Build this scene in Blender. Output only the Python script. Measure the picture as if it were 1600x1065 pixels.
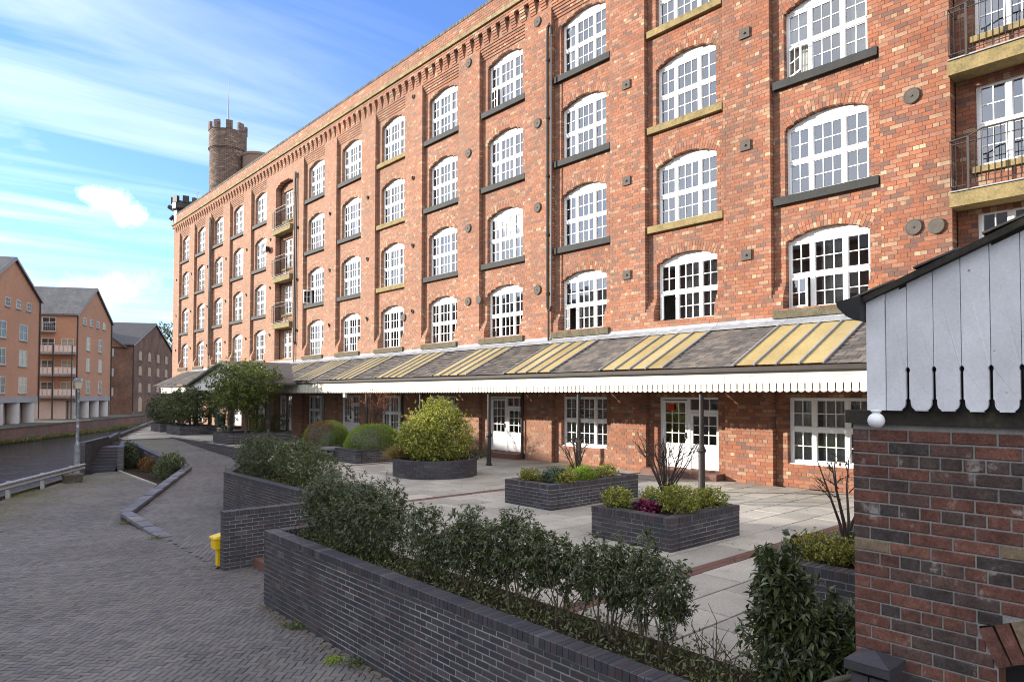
import bpy, bmesh, math, random
import numpy as np
from mathutils import Vector, Matrix, Euler
random.seed(7); rng = np.random.default_rng(7)
for o in list(bpy.data.objects): bpy.data.objects.remove(o)
sc = bpy.context.scene; COL = sc.collection
PI = math.pi

# ------------------------------------------------------------------ camera, sky, sun, exposure
F_PX, CY_PX, PITCH, YAW, ROLL, CAM_H = 1058.4, 587.57, .0269, .724, .001, 2.4961
cd = bpy.data.cameras.new('camera'); cam = bpy.data.objects.new('camera', cd); COL.objects.link(cam); sc.camera = cam
cd.sensor_width = 36; cd.lens = F_PX / 1600 * 36; cd.shift_y = (CY_PX - 532.5) / 1600; cd.clip_start = .05; cd.clip_end = 6000
_r = Vector((math.cos(YAW), -math.sin(YAW), 0)); _f = Vector((math.sin(YAW)*math.cos(PITCH), math.cos(YAW)*math.cos(PITCH), math.sin(PITCH)))
_u = _r.cross(_f); _r2 = _r*math.cos(ROLL)+_u*math.sin(ROLL); _u2 = -_r*math.sin(ROLL)+_u*math.cos(ROLL)
m = Matrix((_r2, _u2, -_f)).transposed().to_4x4(); m.translation = (0, 0, CAM_H); cam.matrix_world = m
CR, CF, CU = np.array(_r2), np.array(_f), np.array(_u2)
def project(P):
    v = np.atleast_2d(P) - np.array([0, 0, CAM_H]); d = v @ CF; dd = np.where(np.abs(d) < 1e-6, 1e-6, d)
    return 800 + F_PX*(v @ CR)/dd, CY_PX - F_PX*(v @ CU)/dd, d

SUN = Vector((-.64, .72, .252)).normalized()
EXPOSURE = 1.22
world = bpy.data.worlds.new('World'); sc.world = world; world.use_nodes = True
wt = world.node_tree; wt.nodes.clear()
def nd(t, typ, **kw):
    n = t.nodes.new(typ)
    for k, v in kw.items(): setattr(n, k, v)
    return n
def setin(n, **kw):
    for k, v in kw.items(): n.inputs[k.replace('_', ' ')].default_value = v
def math_n(t, op, a, b=None, c=None, clamp=False):
    n = nd(t, 'ShaderNodeMath', operation=op, use_clamp=clamp)
    for i, v in enumerate((a, b, c)):
        if v is None: continue
        if isinstance(v, (int, float)): n.inputs[i].default_value = v
        else: t.links.new(v, n.inputs[i])
    return n.outputs[0]
def vmath(t, op, a, b=None, out=0):
    n = nd(t, 'ShaderNodeVectorMath', operation=op)
    for i, v in enumerate((a, b)):
        if v is None: continue
        if isinstance(v, (tuple, list, Vector)): n.inputs[i].default_value = tuple(v)
        else: t.links.new(v, n.inputs[i])
    return n.outputs[out]
def ramp_n(t, fac, stops, interp='LINEAR'):
    n = nd(t, 'ShaderNodeValToRGB'); r = n.color_ramp; r.interpolation = interp
    while len(r.elements) > 1: r.elements.remove(r.elements[-1])
    for i, (p, c) in enumerate(stops):
        e = r.elements[0] if i == 0 else r.elements.new(p)
        e.position = p; c = c if hasattr(c, '__len__') else (c, c, c); e.color = (*c, 1)
    t.links.new(fac, n.inputs[0]); return n.outputs[0]
def noise_n(t, vec, scale, detail=4, rough=.55, out=0, dist=0):
    n = nd(t, 'ShaderNodeTexNoise'); setin(n, Scale=scale, Detail=detail, Roughness=rough, Distortion=dist)
    if vec is not None: t.links.new(vec, n.inputs['Vector'])
    return n.outputs[out]
def mix_c(t, fac, a, b, blend='MIX'):
    n = nd(t, 'ShaderNodeMix', data_type='RGBA', blend_type=blend)
    for s, v in ((0, fac), (6, a), (7, b)):
        if isinstance(v, (int, float)): n.inputs[s].default_value = v
        elif isinstance(v, (tuple, list)): n.inputs[s].default_value = (*v[:3], 1)
        else: t.links.new(v, n.inputs[s])
    return n.outputs[2]
def vscale(t, v, x, y, z):
    return vmath(t, 'MULTIPLY', v, (x, y, z))

SKY_STRENGTH = .15
sky = nd(wt, 'ShaderNodeTexSky', sky_type='NISHITA'); sky.sun_disc = False
sky.sun_elevation = math.asin(SUN.z); sky.sun_rotation = math.atan2(SUN.x, SUN.y)
sky.air_density = 1.0; sky.dust_density = .15; sky.ozone_density = 2.2; sky.altitude = 50
tc = nd(wt, 'ShaderNodeTexCoord'); D = tc.outputs['Generated']
sep = nd(wt, 'ShaderNodeSeparateXYZ'); wt.links.new(D, sep.inputs[0])
zc = math_n(wt, 'MAXIMUM', sep.outputs[2], .06)
cmb = nd(wt, 'ShaderNodeCombineXYZ')
wt.links.new(math_n(wt, 'DIVIDE', sep.outputs[0], zc), cmb.inputs[0]); wt.links.new(math_n(wt, 'DIVIDE', sep.outputs[1], zc), cmb.inputs[1])
plane = cmb.outputs[0]
rot = nd(wt, 'ShaderNodeMapping'); wt.links.new(plane, rot.inputs[0]); rot.inputs['Rotation'].default_value = (0, 0, math.radians(-28)); rot.inputs['Scale'].default_value = (.32, 1.15, 1)
c1 = noise_n(wt, rot.outputs[0], 1.1, 8, .58, dist=1.0)
c2 = noise_n(wt, plane, .35, 3, .5)
# cirrus streaks, open blue over the mill; unseen cloud elsewhere added as neutral fill
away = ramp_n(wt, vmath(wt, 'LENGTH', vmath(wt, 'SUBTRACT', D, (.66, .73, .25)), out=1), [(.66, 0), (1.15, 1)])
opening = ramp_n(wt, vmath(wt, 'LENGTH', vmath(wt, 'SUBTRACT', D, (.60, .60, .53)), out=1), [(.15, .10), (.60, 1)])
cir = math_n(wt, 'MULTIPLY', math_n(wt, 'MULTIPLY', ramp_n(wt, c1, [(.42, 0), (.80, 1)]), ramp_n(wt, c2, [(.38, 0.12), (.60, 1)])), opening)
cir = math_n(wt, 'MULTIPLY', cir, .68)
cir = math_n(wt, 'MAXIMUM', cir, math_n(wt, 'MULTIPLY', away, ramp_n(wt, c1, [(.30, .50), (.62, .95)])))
# a low bank of cumulus and haze near the horizon, all round the compass
lowv = vscale(wt, D, 2.2, 2.2, 7.5)
c3 = noise_n(wt, lowv, 1.6, 7, .55)
elev = sep.outputs[2]
band = ramp_n(wt, elev, [(0, 1), (.10, .9), (.25, .55), (.42, 0)])
cum = math_n(wt, 'MULTIPLY', ramp_n(wt, c3, [(.54, 0), (.62, 1)]), band)
# one cumulus puff that stands by itself over the far roofs
def puff(d, rad):
    dist = vmath(wt, 'LENGTH', vscale(wt, vmath(wt, 'SUBTRACT', D, d), 1, 1, 1.5), out=1)
    w = math_n(wt, 'MULTIPLY', math_n(wt, 'SUBTRACT', noise_n(wt, D, 16, 8, .68), .5), rad*2.9)
    return ramp_n(wt, math_n(wt, 'DIVIDE', math_n(wt, 'ADD', dist, w), rad), [(.10, 1), (1.15, 0)])
puffs = math_n(wt, 'MAXIMUM', puff((.176, .955, .236), .030), math_n(wt, 'MAXIMUM', puff((.200, .952, .224), .028), puff((.158, .957, .243), .022)))
bankp = math_n(wt, 'MULTIPLY', math_n(wt, 'MAXIMUM', puff((.20, .970, .137), .05), puff((.165, .978, .128), .04)), .45)
puffs = math_n(wt, 'MAXIMUM', puffs, bankp)
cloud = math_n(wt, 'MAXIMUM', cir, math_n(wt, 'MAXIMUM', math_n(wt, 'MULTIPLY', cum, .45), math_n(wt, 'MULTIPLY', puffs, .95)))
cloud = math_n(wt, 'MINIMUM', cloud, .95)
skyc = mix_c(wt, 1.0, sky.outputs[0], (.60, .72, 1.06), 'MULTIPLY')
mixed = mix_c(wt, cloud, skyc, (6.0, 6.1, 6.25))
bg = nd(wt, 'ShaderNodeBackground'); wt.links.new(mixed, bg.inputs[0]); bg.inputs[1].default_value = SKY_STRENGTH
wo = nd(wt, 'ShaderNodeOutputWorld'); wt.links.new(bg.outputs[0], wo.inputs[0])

sd = bpy.data.lights.new('sun', 'SUN'); sd.energy = 4.5; sd.angle = math.radians(.55); sd.color = (1, .935, .84)
so = bpy.data.objects.new('sun', sd); COL.objects.link(so); so.rotation_euler = SUN.to_track_quat('Z', 'Y').to_euler()
vs = sc.view_settings; sc.display_settings.display_device = 'sRGB'
vs.view_transform = 'Standard'; vs.look = 'None'; vs.exposure = EXPOSURE; vs.gamma = 1; vs.use_curve_mapping = False
sc.cycles.max_bounces = 7; sc.cycles.transparent_max_bounces = 12; sc.cycles.glossy_bounces = 3; sc.cycles.diffuse_bounces = 4
sc.cycles.use_denoising = True; sc.cycles.denoising_prefilter = 'ACCURATE'; sc.cycles.filter_width = 1.05

# ------------------------------------------------------------------ materials
def pmat(name, cols, rough=.85, spec=.3, noise=(3, .25), fine=None, bump=None, stain=None, interp='CONSTANT', metal=0, transl=None, coat=0):
    """cols: one colour, or ramp stops picked per piece by the 'rnd' attribute (joined pieces) or the object's own random number"""
    M = bpy.data.materials.new(name); M.use_nodes = True; t = M.node_tree; t.nodes.clear()
    geo = nd(t, 'ShaderNodeNewGeometry'); pos = geo.outputs['Position']
    if isinstance(cols[0], (int, float)): c = None; base = cols
    else:
        at = nd(t, 'ShaderNodeAttribute', attribute_name='rnd'); oi = nd(t, 'ShaderNodeObjectInfo')
        r = math_n(t, 'ADD', at.outputs['Fac'], math_n(t, 'MULTIPLY', math_n(t, 'LESS_THAN', at.outputs['Fac'], .0005), oi.outputs['Random']))
        base = ramp_n(t, r, cols, interp)
    n1 = noise_n(t, pos, noise[0], 4, .6)
    col = mix_c(t, 1.0, base, ramp_n(t, n1, [(.25, 1-noise[1]), (.75, 1+noise[1]*.6)]), 'MULTIPLY')
    if fine:
        n2 = noise_n(t, pos, fine[0], 3, .7)
        col = mix_c(t, 1.0, col, ramp_n(t, n2, [(.3, 1-fine[1]), (.7, 1+fine[1]*.7)]), 'MULTIPLY')
    if stain:   # (scale, low, high, colour)
        n3 = noise_n(t, pos, stain[0], 6, .65)
        col = mix_c(t, ramp_n(t, n3, [(stain[1], 0), (stain[2], stain[4] if len(stain) > 4 else 1)]), col, stain[3])
    b = nd(t, 'ShaderNodeBsdfPrincipled'); t.links.new(col, b.inputs['Base Color'])
    b.inputs['Roughness'].default_value = rough; b.inputs['Specular IOR Level'].default_value = spec; b.inputs['Metallic'].default_value = metal
    if coat: b.inputs['Coat Weight'].default_value = coat; b.inputs['Coat Roughness'].default_value = .2
    if bump:
        bn = nd(t, 'ShaderNodeBump'); bn.inputs['Strength'].default_value = bump[1]; bn.inputs['Distance'].default_value = bump[2] if len(bump) > 2 else .01
        t.links.new(noise_n(t, pos, bump[0], 5, .65), bn.inputs['Height']); t.links.new(bn.outputs[0], b.inputs['Normal'])
    out = nd(t, 'ShaderNodeOutputMaterial'); sh = b.outputs[0]
    if transl:
        tr = nd(t, 'ShaderNodeBsdfTranslucent'); t.links.new(mix_c(t, 1.0, col, (1.5, 1.6, .7), 'MULTIPLY'), tr.inputs[0])
        mx = nd(t, 'ShaderNodeMixShader'); mx.inputs[0].default_value = transl
        t.links.new(sh, mx.inputs[1]); t.links.new(tr.outputs[0], mx.inputs[2]); sh = mx.outputs[0]
    t.links.new(sh, out.inputs[0]); return M

def glass_mat(name, tint, extra=0.0):
    M = bpy.data.materials.new(name); M.use_nodes = True; t = M.node_tree; t.nodes.clear()
    tr = nd(t, 'ShaderNodeBsdfTransparent'); tr.inputs[0].default_value = (*tint, 1)
    gl = nd(t, 'ShaderNodeBsdfGlossy'); gl.inputs['Roughness'].default_value = .02; gl.inputs[0].default_value = (.95, .97, 1, 1)
    fr = nd(t, 'ShaderNodeFresnel'); fr.inputs[0].default_value = 1.75
    f = math_n(t, 'ADD', fr.outputs[0], extra, clamp=True)
    mx = nd(t, 'ShaderNodeMixShader'); t.links.new(f, mx.inputs[0]); t.links.new(tr.outputs[0], mx.inputs[1]); t.links.new(gl.outputs[0], mx.inputs[2])
    out = nd(t, 'ShaderNodeOutputMaterial'); t.links.new(mx.outputs[0], out.inputs[0]); return M

MILL = [(0, (.295, .110, .060)), (.16, (.265, .100, .060)), (.30, (.32, .130, .074)), (.44, (.24, .093, .059)), (.54, (.32, .150, .096)), (.65, (.28, .137, .092)),
        (.74, (.205, .098, .072)), (.82, (.155, .09, .072)), (.89, (.34, .215, .138)), (.96, (.43, .31, .20))]
m_mill = pmat('mill_brick', MILL, .92, .15, (.42, .24), (26, .20), (60, .35, .006), stain=(.9, .56, .76, (.17, .10, .075), .5))
m_mortar = pmat('mill_mortar', (.14, .092, .066), .95, .1, (1.2, .3), (20, .2))
def streaks(M, amt, tint, lo=.52, hi=.72):
    t = M.node_tree; b = t.nodes['Principled BSDF']; src = b.inputs['Base Color'].links[0].from_socket
    p = nd(t, 'ShaderNodeNewGeometry').outputs['Position']
    n = math_n(t, 'ADD', noise_n(t, vscale(t, p, 1, 1.5, .11), 1.0, 5, .6), math_n(t, 'MULTIPLY', math_n(t, 'SUBTRACT', noise_n(t, p, .22, 3), .5), .6))
    t.links.new(mix_c(t, ramp_n(t, n, [(lo, 0), (hi, amt)]), src, tint), b.inputs['Base Color'])
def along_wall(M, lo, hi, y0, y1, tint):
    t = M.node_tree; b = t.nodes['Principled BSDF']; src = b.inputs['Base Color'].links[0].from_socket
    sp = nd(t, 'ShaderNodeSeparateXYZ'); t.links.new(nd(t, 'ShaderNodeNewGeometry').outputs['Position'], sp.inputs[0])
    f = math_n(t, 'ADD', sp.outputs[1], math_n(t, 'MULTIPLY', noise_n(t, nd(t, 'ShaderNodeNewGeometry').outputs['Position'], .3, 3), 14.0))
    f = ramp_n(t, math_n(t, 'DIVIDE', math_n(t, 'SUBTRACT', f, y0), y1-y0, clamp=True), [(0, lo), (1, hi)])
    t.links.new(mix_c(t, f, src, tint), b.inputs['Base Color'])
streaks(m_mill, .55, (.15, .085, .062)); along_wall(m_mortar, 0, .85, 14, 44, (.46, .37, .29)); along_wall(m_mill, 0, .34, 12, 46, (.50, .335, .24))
m_blue = pmat('blue_brick', [(0, (.044, .042, .050)), (.25, (.056, .052, .058)), (.5, (.040, .040, .049)), (.7, (.062, .050, .055)), (.86, (.050, .039, .041)), (.94, (.080, .077, .084))],
              .55, .38, (1.3, .25), (45, .2), (80, .25, .004), stain=(3.3, .66, .80, (.34, .35, .40), .55))
m_bluemortar = pmat('pale_mortar', (.26, .255, .26), .95, .1, (1.5, .6), (30, .2))
m_red = pmat('dark_red_brick', [(0, (.150, .068, .052)), (.18, (.085, .060, .053)), (.34, (.175, .080, .060)), (.48, (.115, .070, .058)), (.64, (.135, .064, .050)), (.82, (.066, .053, .050)), (.91, (.20, .095, .068))],
             .88, .2, (13, .5), (75, .4), (120, .7, .006), stain=(6.5, .61, .70, (.33, .30, .28), .7))
m_redmortar = pmat('grey_mortar', (.27, .26, .25), .95, .1, (3, .2), (90, .25), (160, .6, .003))
m_buff = pmat('buff_brick', [(0, (.21, .155, .10)), (.5, (.17, .12, .085)), (1, (.24, .18, .12))], .9, .2, (14, .5), (70, .3), (110, .6, .004), stain=(12, .6, .7, (.12, .07, .05), .8))
m_slab = pmat('concrete_slab', [(0, (.35, .32, .28)), (.3, (.39, .355, .31)), (.6, (.315, .29, .255)), (.85, (.42, .385, .335))], .88, .25, (.9, .2), (28, .2), (140, .25, .003), stain=(2.4, .56, .74, (.20, .185, .165), .7))
m_grout = pmat('paving_bed', (.05, .045, .038), .95, .1, (2, .3), (30, .3))
m_band = pmat('red_paving_brick', [(0, (.15, .078, .062)), (.5, (.125, .068, .056)), (.8, (.17, .09, .072))], .85, .25, (2, .2), (40, .15))
m_paver = pmat('grey_paver', [(0, (.128, .117, .117)), (.25, (.140, .127, .124)), (.5, (.116, .107, .110)), (.75, (.150, .134, .128)), (.93, (.098, .091, .094))], .8, .3, (.55, .28), (35, .22), (110, .4, .004), stain=(.8, .58, .75, (.15, .135, .105), .5))
def mossy(M):
    t = M.node_tree; b = t.nodes['Principled BSDF']; src = b.inputs['Base Color'].links[0].from_socket
    p = nd(t, 'ShaderNodeNewGeometry').outputs['Position']
    d = math_n(t, 'ADD', vmath(t, 'DOT_PRODUCT', p, (1, -.559, 0), out=1), 13.45)      # metres from the canal edge
    n = noise_n(t, p, .75, 5, .65)
    f = math_n(t, 'MULTIPLY', ramp_n(t, math_n(t, 'DIVIDE', d, 6.0, clamp=True), [(.02, .95), (.30, .7), (.75, 0)]), ramp_n(t, n, [(.40, .12), (.62, .9)]))
    t.links.new(mix_c(t, f, src, (.125, .115, .055)), b.inputs['Base Color'])
mossy(m_paver)
m_pavebed = pmat('jointing_sand', (.016, .015, .013), .95, .1, (1.3, .5), (40, .4))
m_slate = pmat('roof_slate', [(0, (.105, .090, .082)), (.25, (.135, .116, .102)), (.5, (.085, .077, .074)), (.75, (.155, .132, .112)), (.92, (.070, .063, .06))], .7, .35, (1.6, .3), (26, .28), (60, .4, .005), stain=(4, .62, .74, (.16, .15, .11), .5))
m_greyroof = pmat('grey_roof_tile', (.135, .13, .13), .75, .3, (.4, .3), (3, .3), stain=(1.2, .5, .7, (.20, .19, .18), .6))
m_glazing = pmat('yellowed_glazing', [(0, (.45, .355, .165)), (.5, (.40, .31, .14)), (.8, (.48, .395, .21))], .35, .45, (1.1, .3), (18, .15), stain=(2.2, .52, .75, (.34, .25, .11), .7), transl=.22)
m_lead = pmat('lead', (.27, .28, .30), .6, .4, (2, .35), (25, .25), (12, .3, .01), stain=(3, .55, .7, (.42, .42, .42), .6))
m_bar = pmat('grey_metal', (.23, .235, .245), .5, .5, (4, .25), (30, .2))
m_cream = pmat('cream_paint', [(0, (.52, .50, .42)), (.5, (.485, .465, .385)), (.8, (.55, .53, .45))], .55, .4, (1.4, .1), (20, .06), stain=(3.5, .66, .8, (.45, .39, .26), .5))
m_wood = pmat('white_board_paint', [(0, (.64, .645, .67)), (.5, (.60, .605, .63)), (1, (.67, .675, .70))], .65, .3, (4, .14), (60, .08), (70, .3, .004), stain=(12, .66, .70, (.13, .12, .11), .8))
m_white = pmat('white_paint', (.80, .80, .79), .45, .45, (2, .05), (25, .04))
m_grey_white = pmat('offwhite_render', (.40, .375, .36), .8, .3, (.4, .12), (5, .08))
m_pink = pmat('pale_pink_render', (.60, .47, .41), .85, .2, (.4, .12), (5, .08))
m_black = pmat('black_paint', (.016, .015, .016), .5, .4, (3, .3))
m_iron = pmat('brown_black_iron', (.030, .023, .019), .5, .45, (5, .4), (40, .2))
m_sillblk = pmat('black_sill', (.030, .031, .030), .75, .3, (3, .3), (30, .25), (40, .3, .01))
m_sillyel = pmat('yellow_sandstone', (.25, .19, .085), .85, .25, (2.2, .35), (24, .25), (40, .3, .01), stain=(4, .50, .70, (.09, .075, .045), .75))
m_sillstn = pmat('mossy_stone', (.115, .098, .066), .9, .2, (3, .4), (24, .3), (30, .5, .012), stain=(5, .55, .72, (.20, .18, .09), .6))
m_stoneband = pmat('weathered_stone', (.28, .22, .12), .9, .2, (1.5, .4), (12, .3), (20, .4, .02), stain=(2.2, .52, .72, (.06, .055, .04), .8))
m_coping = pmat('dark_coping_brick', [(0, (.12, .115, .105)), (.4, (.15, .14, .125)), (.75, (.085, .082, .08))], .9, .2, (1, .3), (20, .2))
m_room = pmat('room_plaster', (.50, .48, .45), .9, .2, (.5, .15))
m_curtain = pmat('white_curtain', (.70, .69, .66), .9, .2, (2, .1), transl=.3)
m_orange = pmat('orange_brick', (.38, .20, .125), .9, .2, (.25, .12), (2.5, .10), stain=(.3, .6, .8, (.30, .14, .09), .4))
m_oldbrick = pmat('old_brown_brick', (.165, .10, .075), .92, .15, (.35, .35), (3, .3), stain=(.5, .5, .72, (.07, .055, .045), .7))
m_quay = pmat('quay_brick', (.16, .085, .07), .92, .15, (.5, .35), (4, .25), stain=(.35, .46, .62, (.10, .105, .07), .8))
m_buffpanel = pmat('buff_shutter', (.36, .28, .19), .85, .2, (1, .15))
m_greyband = pmat('grey_render', (.25, .24, .25), .85, .2, (.5, .15))
m_soil = pmat('soil', (.035, .026, .018), .95, .1, (4, .5), (30, .4), (25, .8, .03))
m_ground = pmat('ground_earth', (.10, .095, .08), .95, .1, (.2, .3))
m_galv = pmat('galvanised_steel', (.30, .31, .33), .42, .5, (3, .2), (20, .15), metal=.15, stain=(3, .6, .75, (.25, .17, .11), .5))
m_yellow = pmat('yellow_plastic', (.72, .47, .01), .4, .45, (4, .1), (30, .06))
m_lampgrey = pmat('grey_lamp_paint', (.13, .145, .16), .6, .4, (3, .3), stain=(6, .54, .64, (.42, .45, .48), .8))
m_globe = pmat('opal_globe', (.80, .80, .80), .25, .5, (3, .05))
m_redpaint = pmat('red_plastic', (.55, .03, .02), .4, .4, (4, .1))
m_timber = pmat('weathered_timber', (.085, .072, .055), .9, .2, (4, .35), (30, .3), (30, .5, .01), stain=(5, .55, .7, (.19, .18, .15), .7))
m_darktim = pmat('dark_beam', (.042, .036, .028), .85, .25, (4, .35), (30, .3), (25, .5, .008), stain=(4, .58, .72, (.10, .095, .05), .6))
m_bark = pmat('bark', (.10, .078, .06), .9, .2, (8, .3), (60, .3))
m_twig = pmat('dark_twig', (.050, .034, .028), .8, .3, (8, .3))
def leafmat(name, cols, rough=.42, spec=.45, transl=.18, noise=.25):
    return pmat(name, cols, rough, spec, (1.6, noise), None, interp='LINEAR', transl=transl)
m_leaf_dark = leafmat('laurel_leaf', [(0, (.032, .042, .017)), (.4, (.050, .066, .024)), (.75, (.074, .094, .034)), (1, (.115, .135, .056))], .32, .6)
m_leaf_mid = leafmat('shrub_leaf', [(0, (.045, .060, .018)), (.5, (.075, .095, .030)), (1, (.13, .15, .05))], .35, .55)
m_leaf_tree = leafmat('tree_leaf', [(0, (.06, .085, .02)), (.5, (.10, .135, .026)), (.93, (.16, .185, .04)), (1, (.22, .16, .04))])
m_leaf_var = leafmat('variegated_leaf', [(0, (.10, .13, .02)), (.4, (.19, .22, .035)), (.7, (.38, .36, .08)), (1, (.60, .55, .20))], .5, .4, .3)
m_leaf_gold = leafmat('gold_leaf', [(0, (.10, .12, .02)), (.5, (.23, .22, .035)), (1, (.42, .37, .10))], .5, .4)
m_leaf_grey = leafmat('grey_green_leaf', [(0, (.05, .075, .05)), (.5, (.085, .12, .085)), (1, (.13, .17, .12))], .55, .35)
m_dome = leafmat('box_leaf', [(0, (.12, .18, .015)), (.5, (.19, .27, .03)), (1, (.28, .34, .06))], .55, .35)
m_rust = leafmat('browned_leaf', [(0, (.13, .06, .018)), (.5, (.19, .085, .022)), (1, (.22, .13, .035))], .6, .3)
m_redleaf = leafmat('red_leaf', [(0, (.24, .035, .02)), (.5, (.34, .075, .025)), (1, (.42, .16, .05))], .55, .3)
m_purple = leafmat('purple_leaf', [(0, (.07, .012, .03)), (.5, (.17, .02, .07)), (1, (.30, .05, .14))], .5, .4)
m_straw = leafmat('straw_blade', [(0, (.16, .11, .04)), (.5, (.26, .18, .07)), (1, (.34, .26, .12))], .7, .3)
m_grass = leafmat('grass_blade', [(0, (.085, .085, .03)), (.5, (.13, .13, .045)), (1, (.20, .18, .075))], .6, .3)
m_litter = leafmat('fallen_leaf', [(0, (.10, .065, .03)), (.5, (.17, .12, .05)), (1, (.22, .19, .10))], .7, .3)
m_pane = glass_mat('window_glass', (.80, .82, .82), .13)
m_fpane = pmat('far_window_glass', [(0, (.03, .033, .036)), (.45, (.075, .08, .085)), (.75, (.26, .23, .18))], .12, .5, (1, .2))
# water
m_water = bpy.data.materials.new('canal_water'); m_water.use_nodes = True; t = m_water.node_tree; b = t.nodes['Principled BSDF']
b.inputs['Base Color'].default_value = (.012, .013, .014, 1); b.inputs['Roughness'].default_value = .05; b.inputs['IOR'].default_value = 1.33
g = nd(t, 'ShaderNodeNewGeometry'); bn = nd(t, 'ShaderNodeBump'); bn.inputs['Strength'].default_value = .8; bn.inputs['Distance'].default_value = .22
t.links.new(math_n(t, 'ADD', noise_n(t, g.outputs['Position'], 2.2, 4, .6), math_n(t, 'MULTIPLY', noise_n(t, g.outputs['Position'], .5, 3, .5), 1.5)), bn.inputs['Height']); t.links.new(bn.outputs[0], b.inputs['Normal'])

# ------------------------------------------------------------------ object helpers
def link(o, parent=None):
    COL.objects.link(o)
    if parent is not None: o.parent = parent
    return o
def raw_mesh(name, V, F, mat=None, rnd=None, smooth=False):
    """V (n,3), F (m,k) numpy with one face size, or lists"""
    me = bpy.data.meshes.new(name); V = np.asarray(V, dtype=np.float32)
    if isinstance(F, np.ndarray):
        k = F.shape[1]; me.vertices.add(len(V)); me.vertices.foreach_set('co', V.ravel())
        me.loops.add(F.size); me.loops.foreach_set('vertex_index', F.ravel().astype(np.int32))
        me.polygons.add(len(F)); me.polygons.foreach_set('loop_start', np.arange(0, F.size, k, dtype=np.int32))
        me.update(calc_edges=True)
    else: me.from_pydata([tuple(v) for v in V], [], F); me.update()
    if rnd is not None:
        a = me.attributes.new('rnd', 'FLOAT', 'POINT'); a.data.foreach_set('value', np.clip(np.asarray(rnd, dtype=np.float32), .001, .999))
    me.polygons.foreach_set('use_smooth', np.full(len(me.polygons), bool(smooth)))
    if mat: me.materials.append(mat)
    return me
def obj(name, me, parent=None, loc=None, kind=None):
    o = bpy.data.objects.new(name, me); link(o, parent)
    if loc is not None: o.location = loc
    if kind: o['kind'] = kind
    return o
def thing(name, label, cat, loc=(0, 0, 0), group=None, rotz=0):
    o = bpy.data.objects.new(name, None); link(o); o.location = loc; o.rotation_euler = (0, 0, rotz); o.empty_display_size = .3
    o['label'] = label; o['category'] = cat
    if group: o['group'] = group
    return o
class MB:
    """collects boxes, tubes, lathes and prisms into one mesh"""
    def __init__(s): s.v = []; s.f = []; s.r = []
    def add(s, V, F, r=None):
        n = len(s.v); s.v += [tuple(map(float, x)) for x in V]; s.f += [tuple(int(i)+n for i in q) for q in F]
        s.r += [random.random() if r is None else r]*len(V); return s
    def box(s, x0, x1, y0, y1, z0, z1, r=None):
        V = [(x, y, z) for x in (x0, x1) for y in (y0, y1) for z in (z0, z1)]
        return s.add(V, [(0, 1, 3, 2), (4, 6, 7, 5), (0, 4, 5, 1), (2, 3, 7, 6), (0, 2, 6, 4), (1, 5, 7, 3)], r)
    def obox(s, c, a, b_, c_, r=None):
        c, a, b_, c_ = map(np.array, (c, a, b_, c_))
        V = [c+i*a+j*b_+k*c_ for i in (-1, 1) for j in (-1, 1) for k in (-1, 1)]
        return s.add(V, [(0, 1, 3, 2), (4, 6, 7, 5), (0, 4, 5, 1), (2, 3, 7, 6), (0, 2, 6, 4), (1, 5, 7, 3)], r)
    def tube(s, pts, rad, n=6, r=None, cap=True):
        pts = [np.array(p, float) for p in pts]; rad = rad if hasattr(rad, '__len__') else [rad]*len(pts); V = []; F = []
        for i, p in enumerate(pts):
            d = pts[min(i+1, len(pts)-1)]-pts[max(i-1, 0)]; d = d/(np.linalg.norm(d)+1e-9)
            a = np.cross(d, (0, 0, 1) if abs(d[2]) < .9 else (1, 0, 0)); a /= np.linalg.norm(a); b_ = np.cross(d, a)
            V += [p+rad[i]*(math.cos(2*PI*k/n)*a+math.sin(2*PI*k/n)*b_) for k in range(n)]
        for i in range(len(pts)-1):
            F += [(i*n+k, i*n+(k+1) % n, (i+1)*n+(k+1) % n, (i+1)*n+k) for k in range(n)]
        if cap: F += [tuple(range(n)), tuple(range((len(pts)-1)*n, len(pts)*n))]
        return s.add(V, F, r)
    def lathe(s, prof, c=(0, 0, 0), n=14, r=None):
        V = [(c[0]+R*math.cos(2*PI*k/n), c[1]+R*math.sin(2*PI*k/n), c[2]+z) for R, z in prof for k in range(n)]
        F = [(i*n+k, i*n+(k+1) % n, (i+1)*n+(k+1) % n, (i+1)*n+k) for i in range(len(prof)-1) for k in range(n)]
        F += [tuple(range(n))[::-1], tuple(range((len(prof)-1)*n, len(prof)*n))]
        return s.add(V, F, r)
    def prism(s, poly, d, r=None):
        """poly: list of 3D points, extruded by vector d"""
        n = len(poly); d = np.array(d); V = [np.array(p, float) for p in poly]; V = V+[p+d for p in V]
        return s.add(V, [tuple(range(n))[::-1], tuple(range(n, 2*n))]+[(i, (i+1) % n, n+(i+1) % n, n+i) for i in range(n)], r)
    def mesh(s, name, mat, smooth=False, rnd=False):
        me = raw_mesh(name, s.v, s.f, mat, s.r if rnd else None, smooth); return me
    def build(s, name, mat, parent=None, kind=None, smooth=False, rnd=False, loc=None):
        return obj(name, s.mesh(name, mat, smooth, rnd), parent, loc, kind)

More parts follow.
